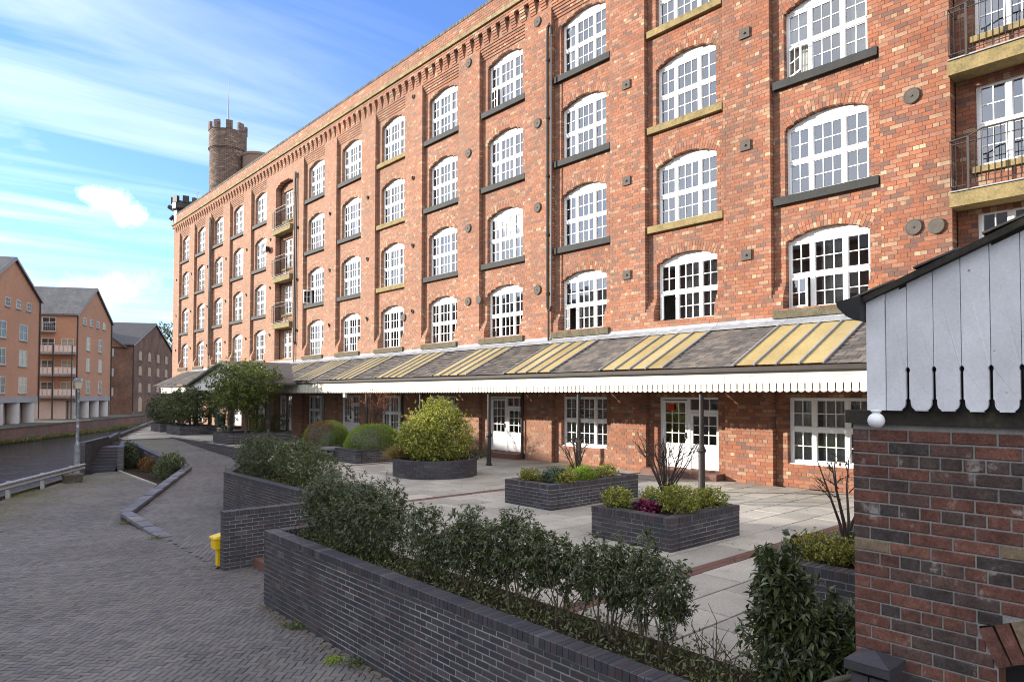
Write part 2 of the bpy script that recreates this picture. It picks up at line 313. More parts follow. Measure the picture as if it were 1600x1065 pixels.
BOXF = np.array([(0, 4, 5, 1), (2, 3, 7, 6), (0, 2, 6, 4), (1, 5, 7, 3), (4, 6, 7, 5), (0, 1, 3, 2)])
def bevel_unit(dx, dy, dz, bv):
    V = [(-dx, y*dy, z*dz) for y in (-1, 1) for z in (-1, 1)]+[(dx-bv, y*dy, z*dz) for y in (-1, 1) for z in (-1, 1)]+[(dx, y*(dy-bv), z*(dz-bv)) for y in (-1, 1) for z in (-1, 1)]
    F = [(0, 4, 5, 1), (2, 3, 7, 6), (0, 2, 6, 4), (1, 5, 7, 3), (4, 8, 9, 5), (6, 7, 11, 10), (4, 6, 10, 8), (5, 9, 11, 7), (8, 10, 11, 9), (0, 1, 3, 2)]
    return V, F
class Pieces:
    """many alike blocks: the largest ones in view become objects of their own, the others one joined part"""
    cache = {}
    def __init__(s): s.C = []; s.A = []; s.R = []
    def add(s, c, ax, ay, az, r=None):
        """centre, half vectors: outward, along, up"""
        s.C.append(c); s.A.append((ax, ay, az)); s.R.append(random.random() if r is None else r)
    def extend(s, C, A, R): s.C += list(C); s.A += list(A); s.R += list(R)
    def build(s, name, mat, parent, top=300, bv=.005, back=True, joined_name=None, inset=30, only=None):
        C = np.array(s.C, float).reshape(-1, 3); A = np.array(s.A, float).reshape(-1, 3, 3); R = np.array(s.R, float)
        pick = np.zeros(len(C), bool)
        if top:
            x, y, d = project(C); L = np.linalg.norm(A, axis=2)
            view = (d > .3) & (x > -inset) & (x < 1600+inset) & (y > -inset) & (y < 1065+inset)
            to = np.array([0, 0, CAM_H])-C; dist = np.linalg.norm(to, axis=1)
            area = np.sort(L, axis=1)[:, 2]*np.sort(L, axis=1)[:, 1]/dist**2
            if only is not None: view &= only(C)
            idx = np.where(view)[0]; idx = idx[np.argsort(-area[idx])][:top]; pick[idx] = True
            for i in idx:
                ax, ay, az = A[i]
                if np.dot(np.cross(ax, ay), az) < 0: ay = -ay
                l = [float(np.linalg.norm(q)) for q in (ax, ay, az)]
                key = (mat.name, tuple(round(q, 3) for q in l), bv)
                if key not in Pieces.cache:
                    V, F = bevel_unit(*[round(q, 3) for q in l], min(bv, l[0]*.5, l[1]*.3, l[2]*.3)); Pieces.cache[key] = raw_mesh(name, V, F, mat)
                o = obj(name, Pieces.cache[key], parent)
                M = Matrix([Vector(ax)/l[0], Vector(ay)/l[1], Vector(az)/l[2]]).transposed().to_4x4(); M.translation = C[i]
                o.matrix_local = M
        k = ~pick
        if k.any():
            C, A, R = C[k], A[k], R[k]
            sg = np.array([(x, y, z) for x in (-1, 1) for y in (-1, 1) for z in (-1, 1)], float)
            V = (C[:, None, :]+np.einsum('ik,nkj->nij', sg, A)).reshape(-1, 3)
            bf = BOXF if back else BOXF[:5]
            F = (bf[None]+8*np.arange(len(C))[:, None, None]).reshape(-1, 4)
            obj(joined_name or name, raw_mesh(name, V, F, mat, np.repeat(R, 8)), parent, kind='stuff')

def wall(parent, p0, p1, z0, z1, thick, mat, mmat, cap=True, course=.075, bl=.225, top=0, gap=.0105, cut=None, capmat=None, bed=None, pieces=None, cappieces=None):
    """straight brick wall from p0 to p1 (centre line), header-on-edge coping, mortar core"""
    p0 = np.array(p0, float); p1 = np.array(p1, float); L = np.linalg.norm(p1-p0); t_ = (p1-p0)/L; n = np.array([t_[1], -t_[0]])
    own = pieces is None
    pc = pieces or Pieces(); cp = cappieces or Pieces(); ch = .112 if cap else 0
    zt = z1 if callable(z1) else (lambda s: z1)
    zb = z0 if callable(z0) else (lambda s: z0)
    T = np.array([*t_, 0]); N = np.array([*n, 0]); Z = np.array([0, 0, 1.])
    lo = min(zb(0), zb(L)); hi = max(zt(0), zt(L))-ch; j = 0; z = lo
    while z < hi-.02:
        h = min(course, hi-z); off = (j % 2)*bl/2
        e = [0]+[q for q in np.arange(-off, L+bl, bl) if .05 < q < L-.05]+[L]
        for a, b_ in zip(e[:-1], e[1:]):
            ms = (a+b_)/2
            if z+h*.5 > zt(ms)-ch or z+h < zb(ms): continue
            if cut and cut(ms, z+h/2): continue
            q = p0+t_*ms; jit = random.uniform(-.0025, .0025)
            pc.add((q[0], q[1], z+h/2), N*(thick/2+jit), T*((b_-a-gap)/2), Z*((h-gap)/2))
        z += course; j += 1
    if cap:
        nb = max(1, round(L/.0755)); w = L/nb
        for i in range(nb):
            ms = (i+.5)*w; q = p0+t_*ms; zz = zt(ms)-ch/2; sl = (zt(ms+.03)-zt(ms-.03))/.06
            cp.add((q[0], q[1], zz+random.uniform(-.002, .002)), Z*(ch/2-.004), T*((w-.008)/2)+Z*((w-.008)/2*sl), N*(thick/2+.004))
    mb = MB(); g2 = thick/2-.005
    P = [(p0+t_*.008, zb(0), zt(0)), (p1-t_*.008, zb(L), zt(L))]
    V = []
    for q, a, b_ in P:
        for sgn in (-1, 1): V += [(*(q+n*g2*sgn), a), (*(q+n*g2*sgn), b_-.012)]
    mb.add(V, [(0, 1, 3, 2), (4, 6, 7, 5), (0, 4, 5, 1), (2, 3, 7, 6), (1, 5, 7, 3), (0, 2, 6, 4)]); mb.build('mortar', mmat, parent)
    if own:
        pc.build('brick', mat, parent, top, .004)
        if cap: cp.build('coping_brick', capmat or mat, parent, top//2, .006)
def flat_poly(name, pts, mat, kind='structure', parent=None, thick=0):
    mb = MB()
    if thick: mb.prism(pts, (0, 0, -thick))
    else: mb.add(pts, [tuple(range(len(pts)))])
    return mb.build(name, mat, parent, kind)

# ------------------------------------------------------------------ the setting
E1 = np.array([.488, .873]); E1 /= np.linalg.norm(E1); E2 = np.array([-E1[1], E1[0]])
ZL, ZW = -.96, -2.4
def edge_x(y): return 2.15+.559*(y-27.9)
def ramp_z(y): return ZL+.96*min(1, max(0, (y-19.5)/21.5))
def inside(poly, x, y):
    c = False; j = len(poly)-1
    for i in range(len(poly)):
        (xi, yi), (xj, yj) = poly[i], poly[j]
        if (yi > y) != (yj > y) and x < (xj-xi)*(y-yi)/(yj-yi)+xi: c = not c
        j = i
    return c
flat_poly('ground', [(-3000, -3000, -3.2), (3000, -3000, -3.2), (3000, 3000, -3.2), (-3000, 3000, -3.2)], m_ground)
W0 = np.array([6.44, 82.4])
def wp(s, e, z): q = W0+E1*s+E2*e; return (q[0], q[1], z)
flat_poly('canal_water', [wp(-260, -40, ZW), wp(600, -40, ZW), wp(600, .4, ZW), wp(-260, .4, ZW)], m_water)
flat_poly('far_bank', [wp(-260, .5, -.95), wp(700, .5, -.95), wp(700, 2000, -.95), wp(-260, 2000, -.95)], m_ground, thick=2.2)
nb = [(edge_x(-120), -120, -1.0), (edge_x(33.5), 33.5, -1.0), (5.6, 34.8, -1.0), (7.3, 38.9, -1.0), (8.9, 44.5, -1.0), (16, 66, -1.0), (40, 115, -1.0), (300, 700, -1.0), (3000, 700, -1.0), (3000, -900, -1.0), (500, -900, -1.0)]
flat_poly('near_bank', nb, m_ground, thick=2.1)

CY = [(4.6, -8), (17.95, -8), (17.95, 66), (16, 66), (8.9, 44.5), (7.4, 39.2), (8.2, 38.8), (8.3, 42), (11.2, 42), (11.2, 28.3), (7.95, 22.4), (6.95, 20.4), (6.95, 13.9), (6.75, 13.7), (6.75, 11.2), (4.6, 11.1)]
court = flat_poly('courtyard', [(x, y, -.03) for x, y in CY], m_grout, thick=1.0)
FOOT = [(9.0, 11.1, 6.38, 8.1), (10.3, 13.35, 10.4, 11.95), (7.68, 11.4, 2.6, 4.25), (4.4, 5.52, 1.8, 11.2)]
slabs = Pieces(); bands = Pieces()
SH = .045
y = 5.66-8.03*2
rows = []
for per in range(-2, 8):
    y0 = 5.66+8.03*per
    rows += [('s', y0+i*.6492, y0+(i+1)*.6492) for i in range(12)]+[('b', y0+7.79, y0+8.03)]
for ri, (kd, ya, yb) in enumerate(rows):
    if yb < -7 or ya > 65: continue
    ym = (ya+yb)/2
    if kd == 's':
        off = (ri % 2)*.42; x = 5.62+off-1.8
        while x < 17.9:
            xa, xb = max(x, 4.7), min(x+.9, 17.86); xm = (xa+xb)/2; x += .9
            if xb-xa < .12 or not (inside(CY, xa+.05, ym) and inside(CY, xb-.05, ym)): continue
            if any(a+.5 < xm < b_-.5 and c+.4 < ym < d-.4 for a, b_, c, d in FOOT) or (xm < 5.3 and 1.8 < ym < 11): continue
            tz = random.uniform(-.002, .002)
            slabs.add((xm, ym, -SH/2+tz), np.array([random.uniform(-.0003, .0003), 0, SH/2]), np.array([0, (yb-ya-.024)/2, 0]), np.array([(xb-xa-.018)/2, 0, 0]))
    else:
        for i in range(62):
            x = 4.75+i*.2125
            for jj in range(2):
                yy = ya+.06+jj*.12
                if inside(CY, x, yy) and x < 17.8 and not any(a < x < b_ and c < yy < d for a, b_, c, d in FOOT):
                    bands.add((x, yy, -SH/2), np.array([0, 0, SH/2]), np.array([0, .055, 0]), np.array([.102, 0, 0]))
slabs.build('slab', m_slab, court, 300, .006, joined_name='distant_slabs')
bands.build('band_brick', m_band, court, 120, .004, joined_name='distant_band_bricks')

PATH = [(edge_x(-30), -30), (edge_x(33.5), 33.5), (5.75, 34.9), (6.9, 35.4), (7.0, 34.4), (7.0, 28.2), (4.5, 21.2), (4.62, 17.8), (4.62, 13.9), (5.2, 13.9), (5.2, 11.2), (4.42, 11.1), (4.42, -30)]
path = flat_poly('path', [(x, y, -.985) for x, y in PATH], m_pavebed)
pav = Pieces(); w = .092; ua = np.array([.7071, -.7071]); ub = np.array([.7071, .7071])
for i in range(-460, 460):
    for j in range(-60, 460):
        k = (i-j) % 4
        if k not in (0, 3): continue
        if k == 0: cu, cv, hu, hv = i+1, j+.5, 1, .5
        else: cu, cv, hu, hv = i+.5, j+1, .5, 1
        q = ua*(cu*w)+ub*(cv*w)
        if not (3.2 < q[1] < 34.5 and edge_x(q[1])+.25 < q[0] < 7): continue
        if q[1] < 9 and q[0] < -1.5+q[1]*.1: continue
        if not inside(PATH, q[0], q[1]): continue
        dz = .006*math.sin(q[0]*1.7+q[1])*math.sin(q[1]*1.3)+random.uniform(-.002, .002)
        pav.add((q[0], q[1], ZL-.018+dz), np.array([0, 0, .016]), np.array([*(ua*(hu*w-.0055)), 0])+np.array([0, 0, random.uniform(-.0012, .0012)]), np.array([*(ub*(hv*w-.0055)), random.uniform(-.001, .001)]))
pav.build('paver', m_paver, path, 300, .003, joined_name='distant_pavers', back=False)

RAMP = [(4.62, 13.95), (6.8, 13.95), (6.8, 20.4), (7.85, 22.5), (11.0, 28.3), (11.0, 41.3), (8.3, 41.3), (8.3, 29), (4.6, 21.1), (4.62, 17.9)]
mb = MB(); gy = [13.95, 16, 18, 19.5, 20.4, 21.1, 22.5, 24, 26, 28.3, 29, 32, 36, 41, 41.3]
def span(poly, y):
    xs = []; n = len(poly)
    for i in range(n):
        (xa, ya), (xb, yb) = poly[i], poly[(i+1) % n]
        if (ya-y)*(yb-y) < 0 or ya == y:
            xs.append(xa if ya == y else xa+(xb-xa)*(y-ya)/(yb-ya))
    return min(xs), max(xs)
for a, b_ in zip(gy[:-1], gy[1:]):
    (l0, r0), (l1, r1) = span(RAMP, a+1e-4), span(RAMP, b_-1e-4)
    mb.add([(l0-.1, a, ramp_z(a)-.02), (r0+.1, a, ramp_z(a)-.02), (r1+.1, b_, ramp_z(b_)-.02), (l1-.1, b_, ramp_z(b_)-.02)], [(0, 1, 2, 3)])
ramp = mb.build('ramp', m_pavebed, kind='structure')
rp = Pieces(); e1 = E1; en = np.array([E1[1], -E1[0]])
for i in range(-20, 160):
    for j in range(-10, 190):
        q = np.array([4.6, 13.5])+en*((i+.5)*.108-8)+e1*((j+.5*(i % 2))*.212)
        if not inside(RAMP, q[0], q[1]): continue
        z = ramp_z(q[1])-.012; sl = .0447 if 19.5 < q[1] < 41 else 0
        rp.add((q[0], q[1], z+random.uniform(-.002, .002)), np.array([0, -sl*.012, .012]), np.array([*(e1*.102), sl*e1[1]*.102]), np.array([*(en*.05), sl*en[1]*.05]))
rp.build('paver', m_paver, ramp, 120, .003, joined_name='distant_pavers', back=False)

# ---- quay walls
t = thing('quay_wall', 'old brick canal wall under the apartment blocks on the opposite bank', 'wall')
mb = MB(); 
for a in range(-140, 150, 10):
    q = W0+E1*(a+5)+E2*.25; mb.obox((*q, -1.72), (*(E1*4.99), 0), (*(E2*.28), 0), (0, 0, .75))
mb.build('brickwork', m_quay, t)
mb = MB()
for a in range(-140, 150, 2):
    q = W0+E1*(a+1)+E2*.25; mb.obox((*q, -.91), (*(E1*.985), 0), (*(E2*.36), 0), (0, 0, .06))
mb.build('coping', m_timber, t, kind='stuff', rnd=True)
t = thing('canal_edge_wall', 'low dark kerb wall along the water edge of the lower path', 'wall')
mb = MB()
for a in range(-30, 33, 3):
    b_ = a+2.98; mb.prism([(edge_x(a)-.3, a, -.9), (edge_x(a), a, -.9), (edge_x(b_), b_, -.9), (edge_x(b_)-.3, b_, -.9)], (0, 0, -1.8))
mb.build('kerb', m_timber, t)

# ---- front terrace wall and its relatives (blue engineering brick)
t = thing('terrace_wall', 'long dark blue brick terrace wall with a brick coping beside the lower path', 'wall')
pc, cp = Pieces(), Pieces()
wall(t, (4.52, 11.19), (4.52, 1.95), -1.05, .25, .215, m_blue, m_bluemortar, pieces=pc, cappieces=cp)
wall(t, (4.66, 11.08), (6.75, 11.08), -1.05, .25, .215, m_blue, m_bluemortar, pieces=pc, cappieces=cp)
pc.build('brick', m_blue, t, 300, .004, joined_name='small_bricks'); cp.build('coping_brick', m_blue, t, 130, .006, joined_name='small_coping_bricks')
t = thing('stair_wall', 'dark brick wall with a stepped end that flanks the short terrace steps', 'wall')
wall(t, (4.62, 13.86), (6.85, 13.86), -1.05, lambda s: .19, .215, m_blue, m_bluemortar, top=160)
t = thing('planting_bed_wall', 'dark brick retaining wall under the two shrubs beside the ramp', 'wall')
pc, cp = Pieces(), Pieces()
wall(t, (6.92, 13.98), (6.92, 20.36), -1.05, .25, .215, m_blue, m_bluemortar, pieces=pc, cappieces=cp)
wall(t, (6.99, 20.44), (8.0, 22.4), -1.05, .25, .215, m_blue, m_bluemortar, pieces=pc, cappieces=cp)
pc.build('brick', m_blue, t, 200, .004, joined_name='small_bricks'); cp.build('coping_brick', m_blue, t, 100, .005, joined_name='small_coping_bricks')
t = thing('ramp_side_wall', 'low dark wall along the upper side of the ramp below the far planters', 'wall')
wall(t, (8.05, 22.5), (11.08, 28.2), lambda s: -.9+.04*s, .05, .215, m_blue, m_bluemortar)
wall(t, (11.12, 28.2), (11.12, 41.9), lambda s: -.60+.043*s, lambda s: .045+.0005*s, .215, m_blue, m_bluemortar)
t = thing('ramp_kerb_wall', 'low zigzag kerb wall of blue grey coping stones beside the ramp', 'wall')
zz = [((4.64, 17.85), (4.47, 21.15), -.945, -.74), ((4.47, 21.15), (8.3, 29.0), -.74, -.40)]
kp = Pieces()
for a, b_, za, zb in zz:
    a, b_ = np.array(a), np.array(b_); L = np.linalg.norm(b_-a); d = (b_-a)/L; n = np.array([d[1], -d[0]]); N_ = round(L/.62)
    for i in range(N_):
        s = (i+.5)*L/N_; q = a+d*s; z = za+(zb-za)*s/L
        kp.add((*q, z-.045+random.uniform(-.008, .008)), np.array([random.uniform(-.001, .001), 0, .045]), np.array([*(d*(L/N_/2-.006)), (zb-za)/L*(L/N_/2)]), np.array([*(n*.15), 0]))
    mb = MB(); mb.prism([(*(a-n*.13), -1.05), (*(a+n*.13), -1.05), (*(a+n*.13), za-.095), (*(a-n*.13), za-.095)], (0, 0, 0)); 
    V = [(*(a-n*.13), -1.05), (*(a+n*.13), -1.05), (*(b_+n*.13), -1.05), (*(b_-n*.13), -1.05), (*(a-n*.13), za-.09), (*(a+n*.13), za-.09), (*(b_+n*.13), zb-.09), (*(b_-n*.13), zb-.09)]
    mb = MB(); mb.add(V, [(0, 1, 2, 3), (4, 5, 6, 7), (0, 1, 5, 4), (1, 2, 6, 5), (2, 3, 7, 6), (3, 0, 4, 7)]); mb.build('plinth', m_blue, t)
m_kerb = pmat('blue_grey_stone', [(0, (.135, .135, .155)), (.5, (.17, .165, .18)), (.8, (.11, .11, .13))], .7, .35, (3, .3), (30, .2), (40, .4, .008))
kp.build('coping_stone', m_kerb, t, 60, .01)
t = thing('sloping_parapet_wall', 'dark parapet wall sloping down from the canal stairs to the ramp', 'wall')
pc = Pieces()
wall(t, (8.2, 38.7), (8.3, 29.05), -1.05, lambda s: .16-.062*s, .24, m_blue, m_bluemortar, pieces=pc, cappieces=pc)
wall(t, (7.0, 34.3), (8.1, 38.7), -1.05, .14, .24, m_blue, m_bluemortar, pieces=pc, cappieces=pc)
pc.build('brick', m_blue, t, 120, .004, joined_name='small_bricks')
t = thing('canal_side_wall', 'dark brick wall on the water side of the canal stairs', 'wall')
pc = Pieces()
wall(t, (5.6, 34.8), (7.3, 38.9), -2.5, .38, .24, m_blue, m_bluemortar, pieces=pc, cappieces=pc)
wall(t, (7.35, 39), (8.9, 44.4), -2.5, .30, .24, m_blue, m_bluemortar, pieces=pc, cappieces=pc)
wall(t, (8.95, 44.5), (16, 66), -2.5, .18, .24, m_blue, m_bluemortar, pieces=pc, cappieces=pc)
pc.build('brick', m_blue, t, 120, .004, joined_name='small_bricks')
t = thing('canal_stairs', 'flight of dark brick stairs rising from the lower path beside the lamp post', 'steps')
d = np.array([.383, .924]); n = np.array([d[1], -d[0]])
for i in range(8):
    q = np.array([6.32, 35.0])+d*(.33*i+.6); mb = MB(); mb.obox((*q, -1.0+.06*(i+1)), (*(d*(.6-.0)), 0), (*(n*.60), 0), (0, 0, .06*(i+1))); mb.build('step', m_blue, t)
t = thing('terrace_steps', 'short flight of brown brick steps up to the courtyard between two walls', 'steps')
for i in range(5):
    x = 5.2+.31*i; mb = MB(); mb.box(x, x+1.6-.31*i, 11.2, 13.74, -1.0, -1.0+.2*(i+1)-.004*i, None)
    mb.build('step', m_band, t)
# low bed soil
for nm, pts, z in (('planting_soil', [(4.62, 2.0), (5.50, 2.0), (5.50, 10.97), (4.62, 10.97)], .10), ('planting_soil', [(7.03, 14.0), (8.4, 14.0), (8.7, 22.2), (8.1, 22.2), (7.05, 20.3)], .15),
                   ('planting_soil', [(7.0, 28.0), (8.18, 29.2), (8.05, 37.8), (7.1, 34.2)], -.93)):
    o = flat_poly(nm, [(x, y, z) for x, y in pts], m_soil, thick=.3)
mb = MB(); 
for i in range(10): mb.box(5.52, 5.60, 2.0+i*.9, 2.0+i*.9+.89, -.05, .05)
o = mb.build('stone_edging', m_slab, kind='structure', rnd=True)
mb = MB()
for i in range(7): mb.box(6.93, 7.0, 28.2+i*.9, 28.2+i*.9+.89, -1.0, -.90)
mb.build('bed_edging', m_slab, kind='structure', rnd=True)

# ------------------------------------------------------------------ the mill
XP, XR, XB, XW = 17.70, 17.88, 18.08, 18.04
BAY0, BAYS = 7.79, 4.3
ZB = [4.79, 7.92, 11.15, 14.32]
KS = list(range(-2, 14)); BALC = (-1, 8); DOORS = (1, 3, 4, 6, 8, 10, 12)
HWO, SPR, RISE = 1.09, 1.88, .28
RA = (RISE**2+HWO**2)/(2*RISE); ZCA = SPR+RISE-RA; ANG = math.asin(HWO/RA)
SLABZ = (7.05, 10.06, 13.2)
YS, YE = -3.2, 66.9
mill = thing('brick_mill', 'long five storey red brick mill with white arched windows along the courtyard', 'building')
CH = .105
def open_hw(zr):
    if 0 <= zr <= SPR: return HWO
    if SPR < zr < SPR+RISE: return math.sqrt(max(0, RA**2-(zr-ZCA)**2))
    return 0
def ring_hw(zr, T):
    q = zr-ZCA
    if q < RA*math.cos(ANG) or q > RA+T: return 0
    return min(math.sqrt((RA+T)**2-q*q), q*math.tan(ANG))
def bay_profile(k, z):
    """(half width of recess, X of its face, opening half width, brick exclusion half width)"""
    if z < 2.75:
        zr = z-(.2 if k in DOORS else .65); top = 2.44
        o = HWO if (zr > 0 and z < top) else 0
        return 1.42, XR, o, o
    if k in BALC:
        if z < 4.7: return 0, XP, 0, 0
        if z < 16.3:
            hw = 1.36
            if z > 15.95: hw = math.sqrt(max(.01, 2.9**2-(z-13.42)**2)); hw = min(1.36, hw)
            o = 0
            if 4.8 < z < 6.66: o = .98
            for s in SLABZ:
                if s+.62 < z < s+2.55: o = .98
            return hw, XB, o, o
        return 0, XP, 0, 0
    hw, X = 1.42, XR
    if z < 5.15: hw, X = 0, XP
    elif z < 5.57: X = XP+.045*(int((z-5.15)/CH)+.5)
    elif z > 17.0: hw, X = 0, XP
    elif z > 16.55: X = XR-.036*(1+int((z-16.55)/CH))
    o = e = 0
    for i, zb in enumerate(ZB):
        zr = z-zb; o = max(o, open_hw(zr)); e = max(e, open_hw(zr), ring_hw(zr, .145 if i == 3 else .29))
    return hw, X, o, e
bp = Pieces(); Vb = []; Cc, Aa, Rr = [], [], []
NC = int(17.62/CH)
for j in range(NC):
    z0 = j*CH; zc_ = z0+CH/2; segs = []; back = []; y = YS
    for k in KS:
        yc = BAY0+BAYS*k; hw, X, o, e = bay_profile(k, zc_)
        if hw:
            segs.append((y, yc-hw, XP, 1)); back.append((y, yc-hw, XP))
            segs += [(yc-hw, yc-e, X, 0), (yc+e, yc+hw, X, 0)] if e else [(yc-hw, yc+hw, X, 0)]
            back += [(yc-hw, yc-o, X), (yc+o, yc+hw, X)] if o else [(yc-hw, yc+hw, X)]
            y = yc+hw
        elif e:
            segs.append((y, yc-e, XP, 1)); back.append((y, yc-o, XP)); y = yc+e
            if o: back.append
    segs.append((y, YE, XP, 1)); back.append((y, YE, XP))
    hdr = j % 4 == 3; mdl = .143 if hdr else .286; off = .0715 if hdr else .143*(j % 2)
    for a, b_, X, _ in segs:
        if b_-a < .02: continue
        g = np.arange(math.floor((a-off)/mdl)*mdl+off, b_+mdl, mdl); g = g[(g > a+.05) & (g < b_-.05)]
        g = np.concatenate(([a], g, [b_])); mid = (g[1:]+g[:-1])/2; half = (g[1:]-g[:-1]-.013)/2; n = len(mid)
        dep = .17
        jit = rng.uniform(-.0015, .0015, n)
        Cc.append(np.stack([X+dep+jit, mid, np.full(n, zc_)], 1))
        A = np.zeros((n, 3, 3)); A[:, 0, 0] = -dep; A[:, 1, 1] = half; A[:, 2, 2] = (CH-.013)/2; Aa.append(A)
        r = rng.random(n); r = np.where(half < .08, r**.62, r*.93); Rr.append(r)
    for a, b_, X in back:
        if b_-a > .01: Vb.append([(X+.005, a, z0), (X+.005, b_, z0), (X+.005, b_, z0+CH), (X+.005, a, z0+CH)])
Cc = np.concatenate(Cc); Aa = np.concatenate(Aa); Rr = np.concatenate(Rr)
bp.extend(Cc, Aa, Rr)
# oversailing dentil course, flush band, parapet
XT = XP-.15
n_d = int((YE-YS)/.57)
for i in range(n_d):
    yc = YS+.3+i*.57
    for c in range(5):
        bp.add((XP+.1-.03*(c+1), yc, 17.10+CH*c+CH/2), np.array([-.1, 0, 0]), np.array([0, .15, 0]), np.array([0, 0, .047]))
def course(X, z, h=CH, mdl=.286, off=0, dep=.12, P=None):
    P = P or bp
    for a in np.arange(YS+off, YE-.05, mdl):
        b_ = min(a+mdl, YE); P.add((X+dep+random.uniform(-.003, .003), (a+b_)/2, z+h/2), np.array([-dep, 0, 0]), np.array([0, (b_-a-.011)/2, 0]), np.array([0, 0, (h-.012)/2]))
course(XT, 17.625); course(XT-.01, 17.73, off=.143)
for c in range(6): course(XT+.02, 18.03+CH*c, mdl=.143 if c % 4 == 1 else .286, off=.143*(c % 2))
bp.build('brick', m_mill, mill, 300, .0015, back=False, joined_name='brickwork')
cpp = Pieces(); course(XT, 18.66, .14, .10, P=cpp); cpp.build('coping_brick', m_coping, mill, 0, joined_name='parapet_coping')
Vb = np.array(Vb).reshape(-1, 3); obj('wall', raw_mesh('wall', Vb, np.arange(len(Vb)).reshape(-1, 4), m_mortar), mill)
mb = MB()
mb.box(XT+.03, XT+.25, YS, YE, 17.62, 18.66); mb.build('parapet_core', m_mortar, mill)
mb = MB()
for a in np.arange(YS, YE-.1, 1.1): mb.box(XT-.10, XT+.2, a+.004, min(a+1.096, YE), 17.845, 18.02)
mb.build('string_course', m_stoneband, mill, kind='stuff', rnd=True)
mb = MB()
mb.box(XP+.3, 32, YS, YE, 17.62, 17.9); mb.box(31.7, 32, YS, YE, -.9, 17.6); mb.box(XP+.3, 31.7, YS, YS+.3, -.9, 17.6); mb.box(XP+.05, 31.7, YE-.3, YE, -.9, 18.6)
mb.build('outer_shell', m_mill, mill)
mb = MB(); mb.box(21, 21.1, YS+.4, YE-.4, 0, 17.5)
for zb in [0.02]+[z-.75 for z in ZB]: mb.box(18.2, 20.99, YS+.4, YE-.4, zb-.2, zb)
for k in range(-2, 14): mb.box(18.2, 20.98, BAY0+BAYS*(k+.5)-.06, BAY0+BAYS*(k+.5)+.06, .03, 17.4)
mb.build('interior', m_room, mill)

# arches of brick on edge
def arch_mesh(rings):
    mb = MB(); n = 25
    for rg in range(rings):
        r0 = RA+.002+rg*.146; r1 = r0+.138
        for i in range(n):
            a0 = -ANG+(i+.06)*2*ANG/n; a1 = -ANG+(i+.94)*2*ANG/n; rr = random.random()**.75
            V = [(x, r*math.sin(a), ZCA+r*math.cos(a)) for x in (0, .3) for a in (a0, a1) for r in (r0, r1)]
            mb.add(V, [(0, 1, 3, 2), (0, 4, 5, 1), (2, 3, 7, 6), (0, 2, 6, 4), (1, 5, 7, 3)], rr)
    return mb.mesh('brick_arch', m_mill, rnd=True)
arch_v = {2: [arch_mesh(2) for _ in range(4)], 1: [arch_mesh(1) for _ in range(3)]}

# windows
def lights(w=HWO, h=SPR, tr=.5, my=.43):
    j, ml, tm = .075, .055, .06; zt = h*tr
    cols = [(-w+j, -my-ml, 2), (-my+ml, my-ml, 3), (my+ml, w-j, 2)]; rws = [(.075, zt-tm), (zt+tm, h-.065)]
    return cols, rws
def frame_mb(w=HWO, h=SPR, arch=True, opened=False, my=.43, tr=.5):
    mb = MB(); cols, rws = lights(w, h, tr, my)
    mb.box(0, .08, -w, -w+.075, 0, h); mb.box(0, .08, w-.075, w, 0, h)
    mb.box(.002, .078, -w+.075, w-.075, h-.065, h); mb.box(-.03, .078, -w+.075, w-.075, 0, .075)
    for s in (-1, 1): mb.box(-.012, .074, s*my-.055, s*my+.055, .075, h-.065)
    zt = h*tr
    for a, b_, n in cols: mb.box(-.012, .072, a, b_, zt-.06, zt+.06)
    mb.box(-.028, -.012, -w+.08, w-.08, zt+.035, zt+.062)
    for ci, (a, b_, n) in enumerate(cols):
        for ri, (c, d) in enumerate(rws):
            if opened and ci == 2 and ri == 0: continue
            mb.box(.012, .06, a, a+.022, c, d); mb.box(.012, .06, b_-.022, b_, c, d); mb.box(.014, .06, a+.022, b_-.022, c, c+.022); mb.box(.014, .06, a+.022, b_-.022, d-.022, d)
            for i in range(1, n): y = a+(b_-a)*i/n; mb.box(.02, .055, y-.0115, y+.0115, c+.022, d-.022)
            mb.box(.021, .054, a+.022, b_-.022, (c+d)/2-.0115, (c+d)/2+.0115)
    if arch:
        P = [(.012, -w, h+.003)]+[(.012, RA*math.sin(a), ZCA+RA*math.cos(a)-.004) for a in np.linspace(-ANG, ANG, 11)]+[(.012, w, h+.003)]
        mb.prism(P, (.05, 0, 0)); mb.box(-.02, .012, -w+.01, w-.01, h-.012, h+.02)
    return mb
def pane_rects(w=HWO, h=SPR, opened=False, my=.43, tr=.5):
    out = []; cols, rws = lights(w, h, tr, my)
    for ci, (a, b_, n) in enumerate(cols):
        for ri, (c, d) in enumerate(rws):
            if opened and ci == 2 and ri == 0: continue
            for i in range(n):
                for q in range(2): out.append((a+(b_-a)*i/n, a+(b_-a)*(i+1)/n, c+(d-c)*q/2, c+(d-c)*(q+1)/2))
    return out
def glazing_mesh(rects, x=.04, amt=.006):
    V = []
    for a, b_, c, d in rects:
        t1, t2 = random.gauss(0, amt), random.gauss(0, amt); m1, m2 = (a+b_)/2, (c+d)/2
        V += [(x+t1*(y-m1)+t2*(z-m2), y, z) for y, z in ((a, c), (a, d), (b_, d), (b_, c))]
    V = np.array(V); return raw_mesh('glazing', V, np.arange(len(V)).reshape(-1, 4), m_pane)
FR = {o: frame_mb(opened=o).mesh('window', m_white) for o in (0, 1)}
FRG = frame_mb(h=1.77, arch=False, tr=.52).mesh('window', m_white)
FRB = frame_mb(w=.98, h=1.91, arch=False, my=.36).mesh('window', m_white)
GL = {o: [glazing_mesh(pane_rects(opened=o)) for _ in range(4)] for o in (0, 1)}
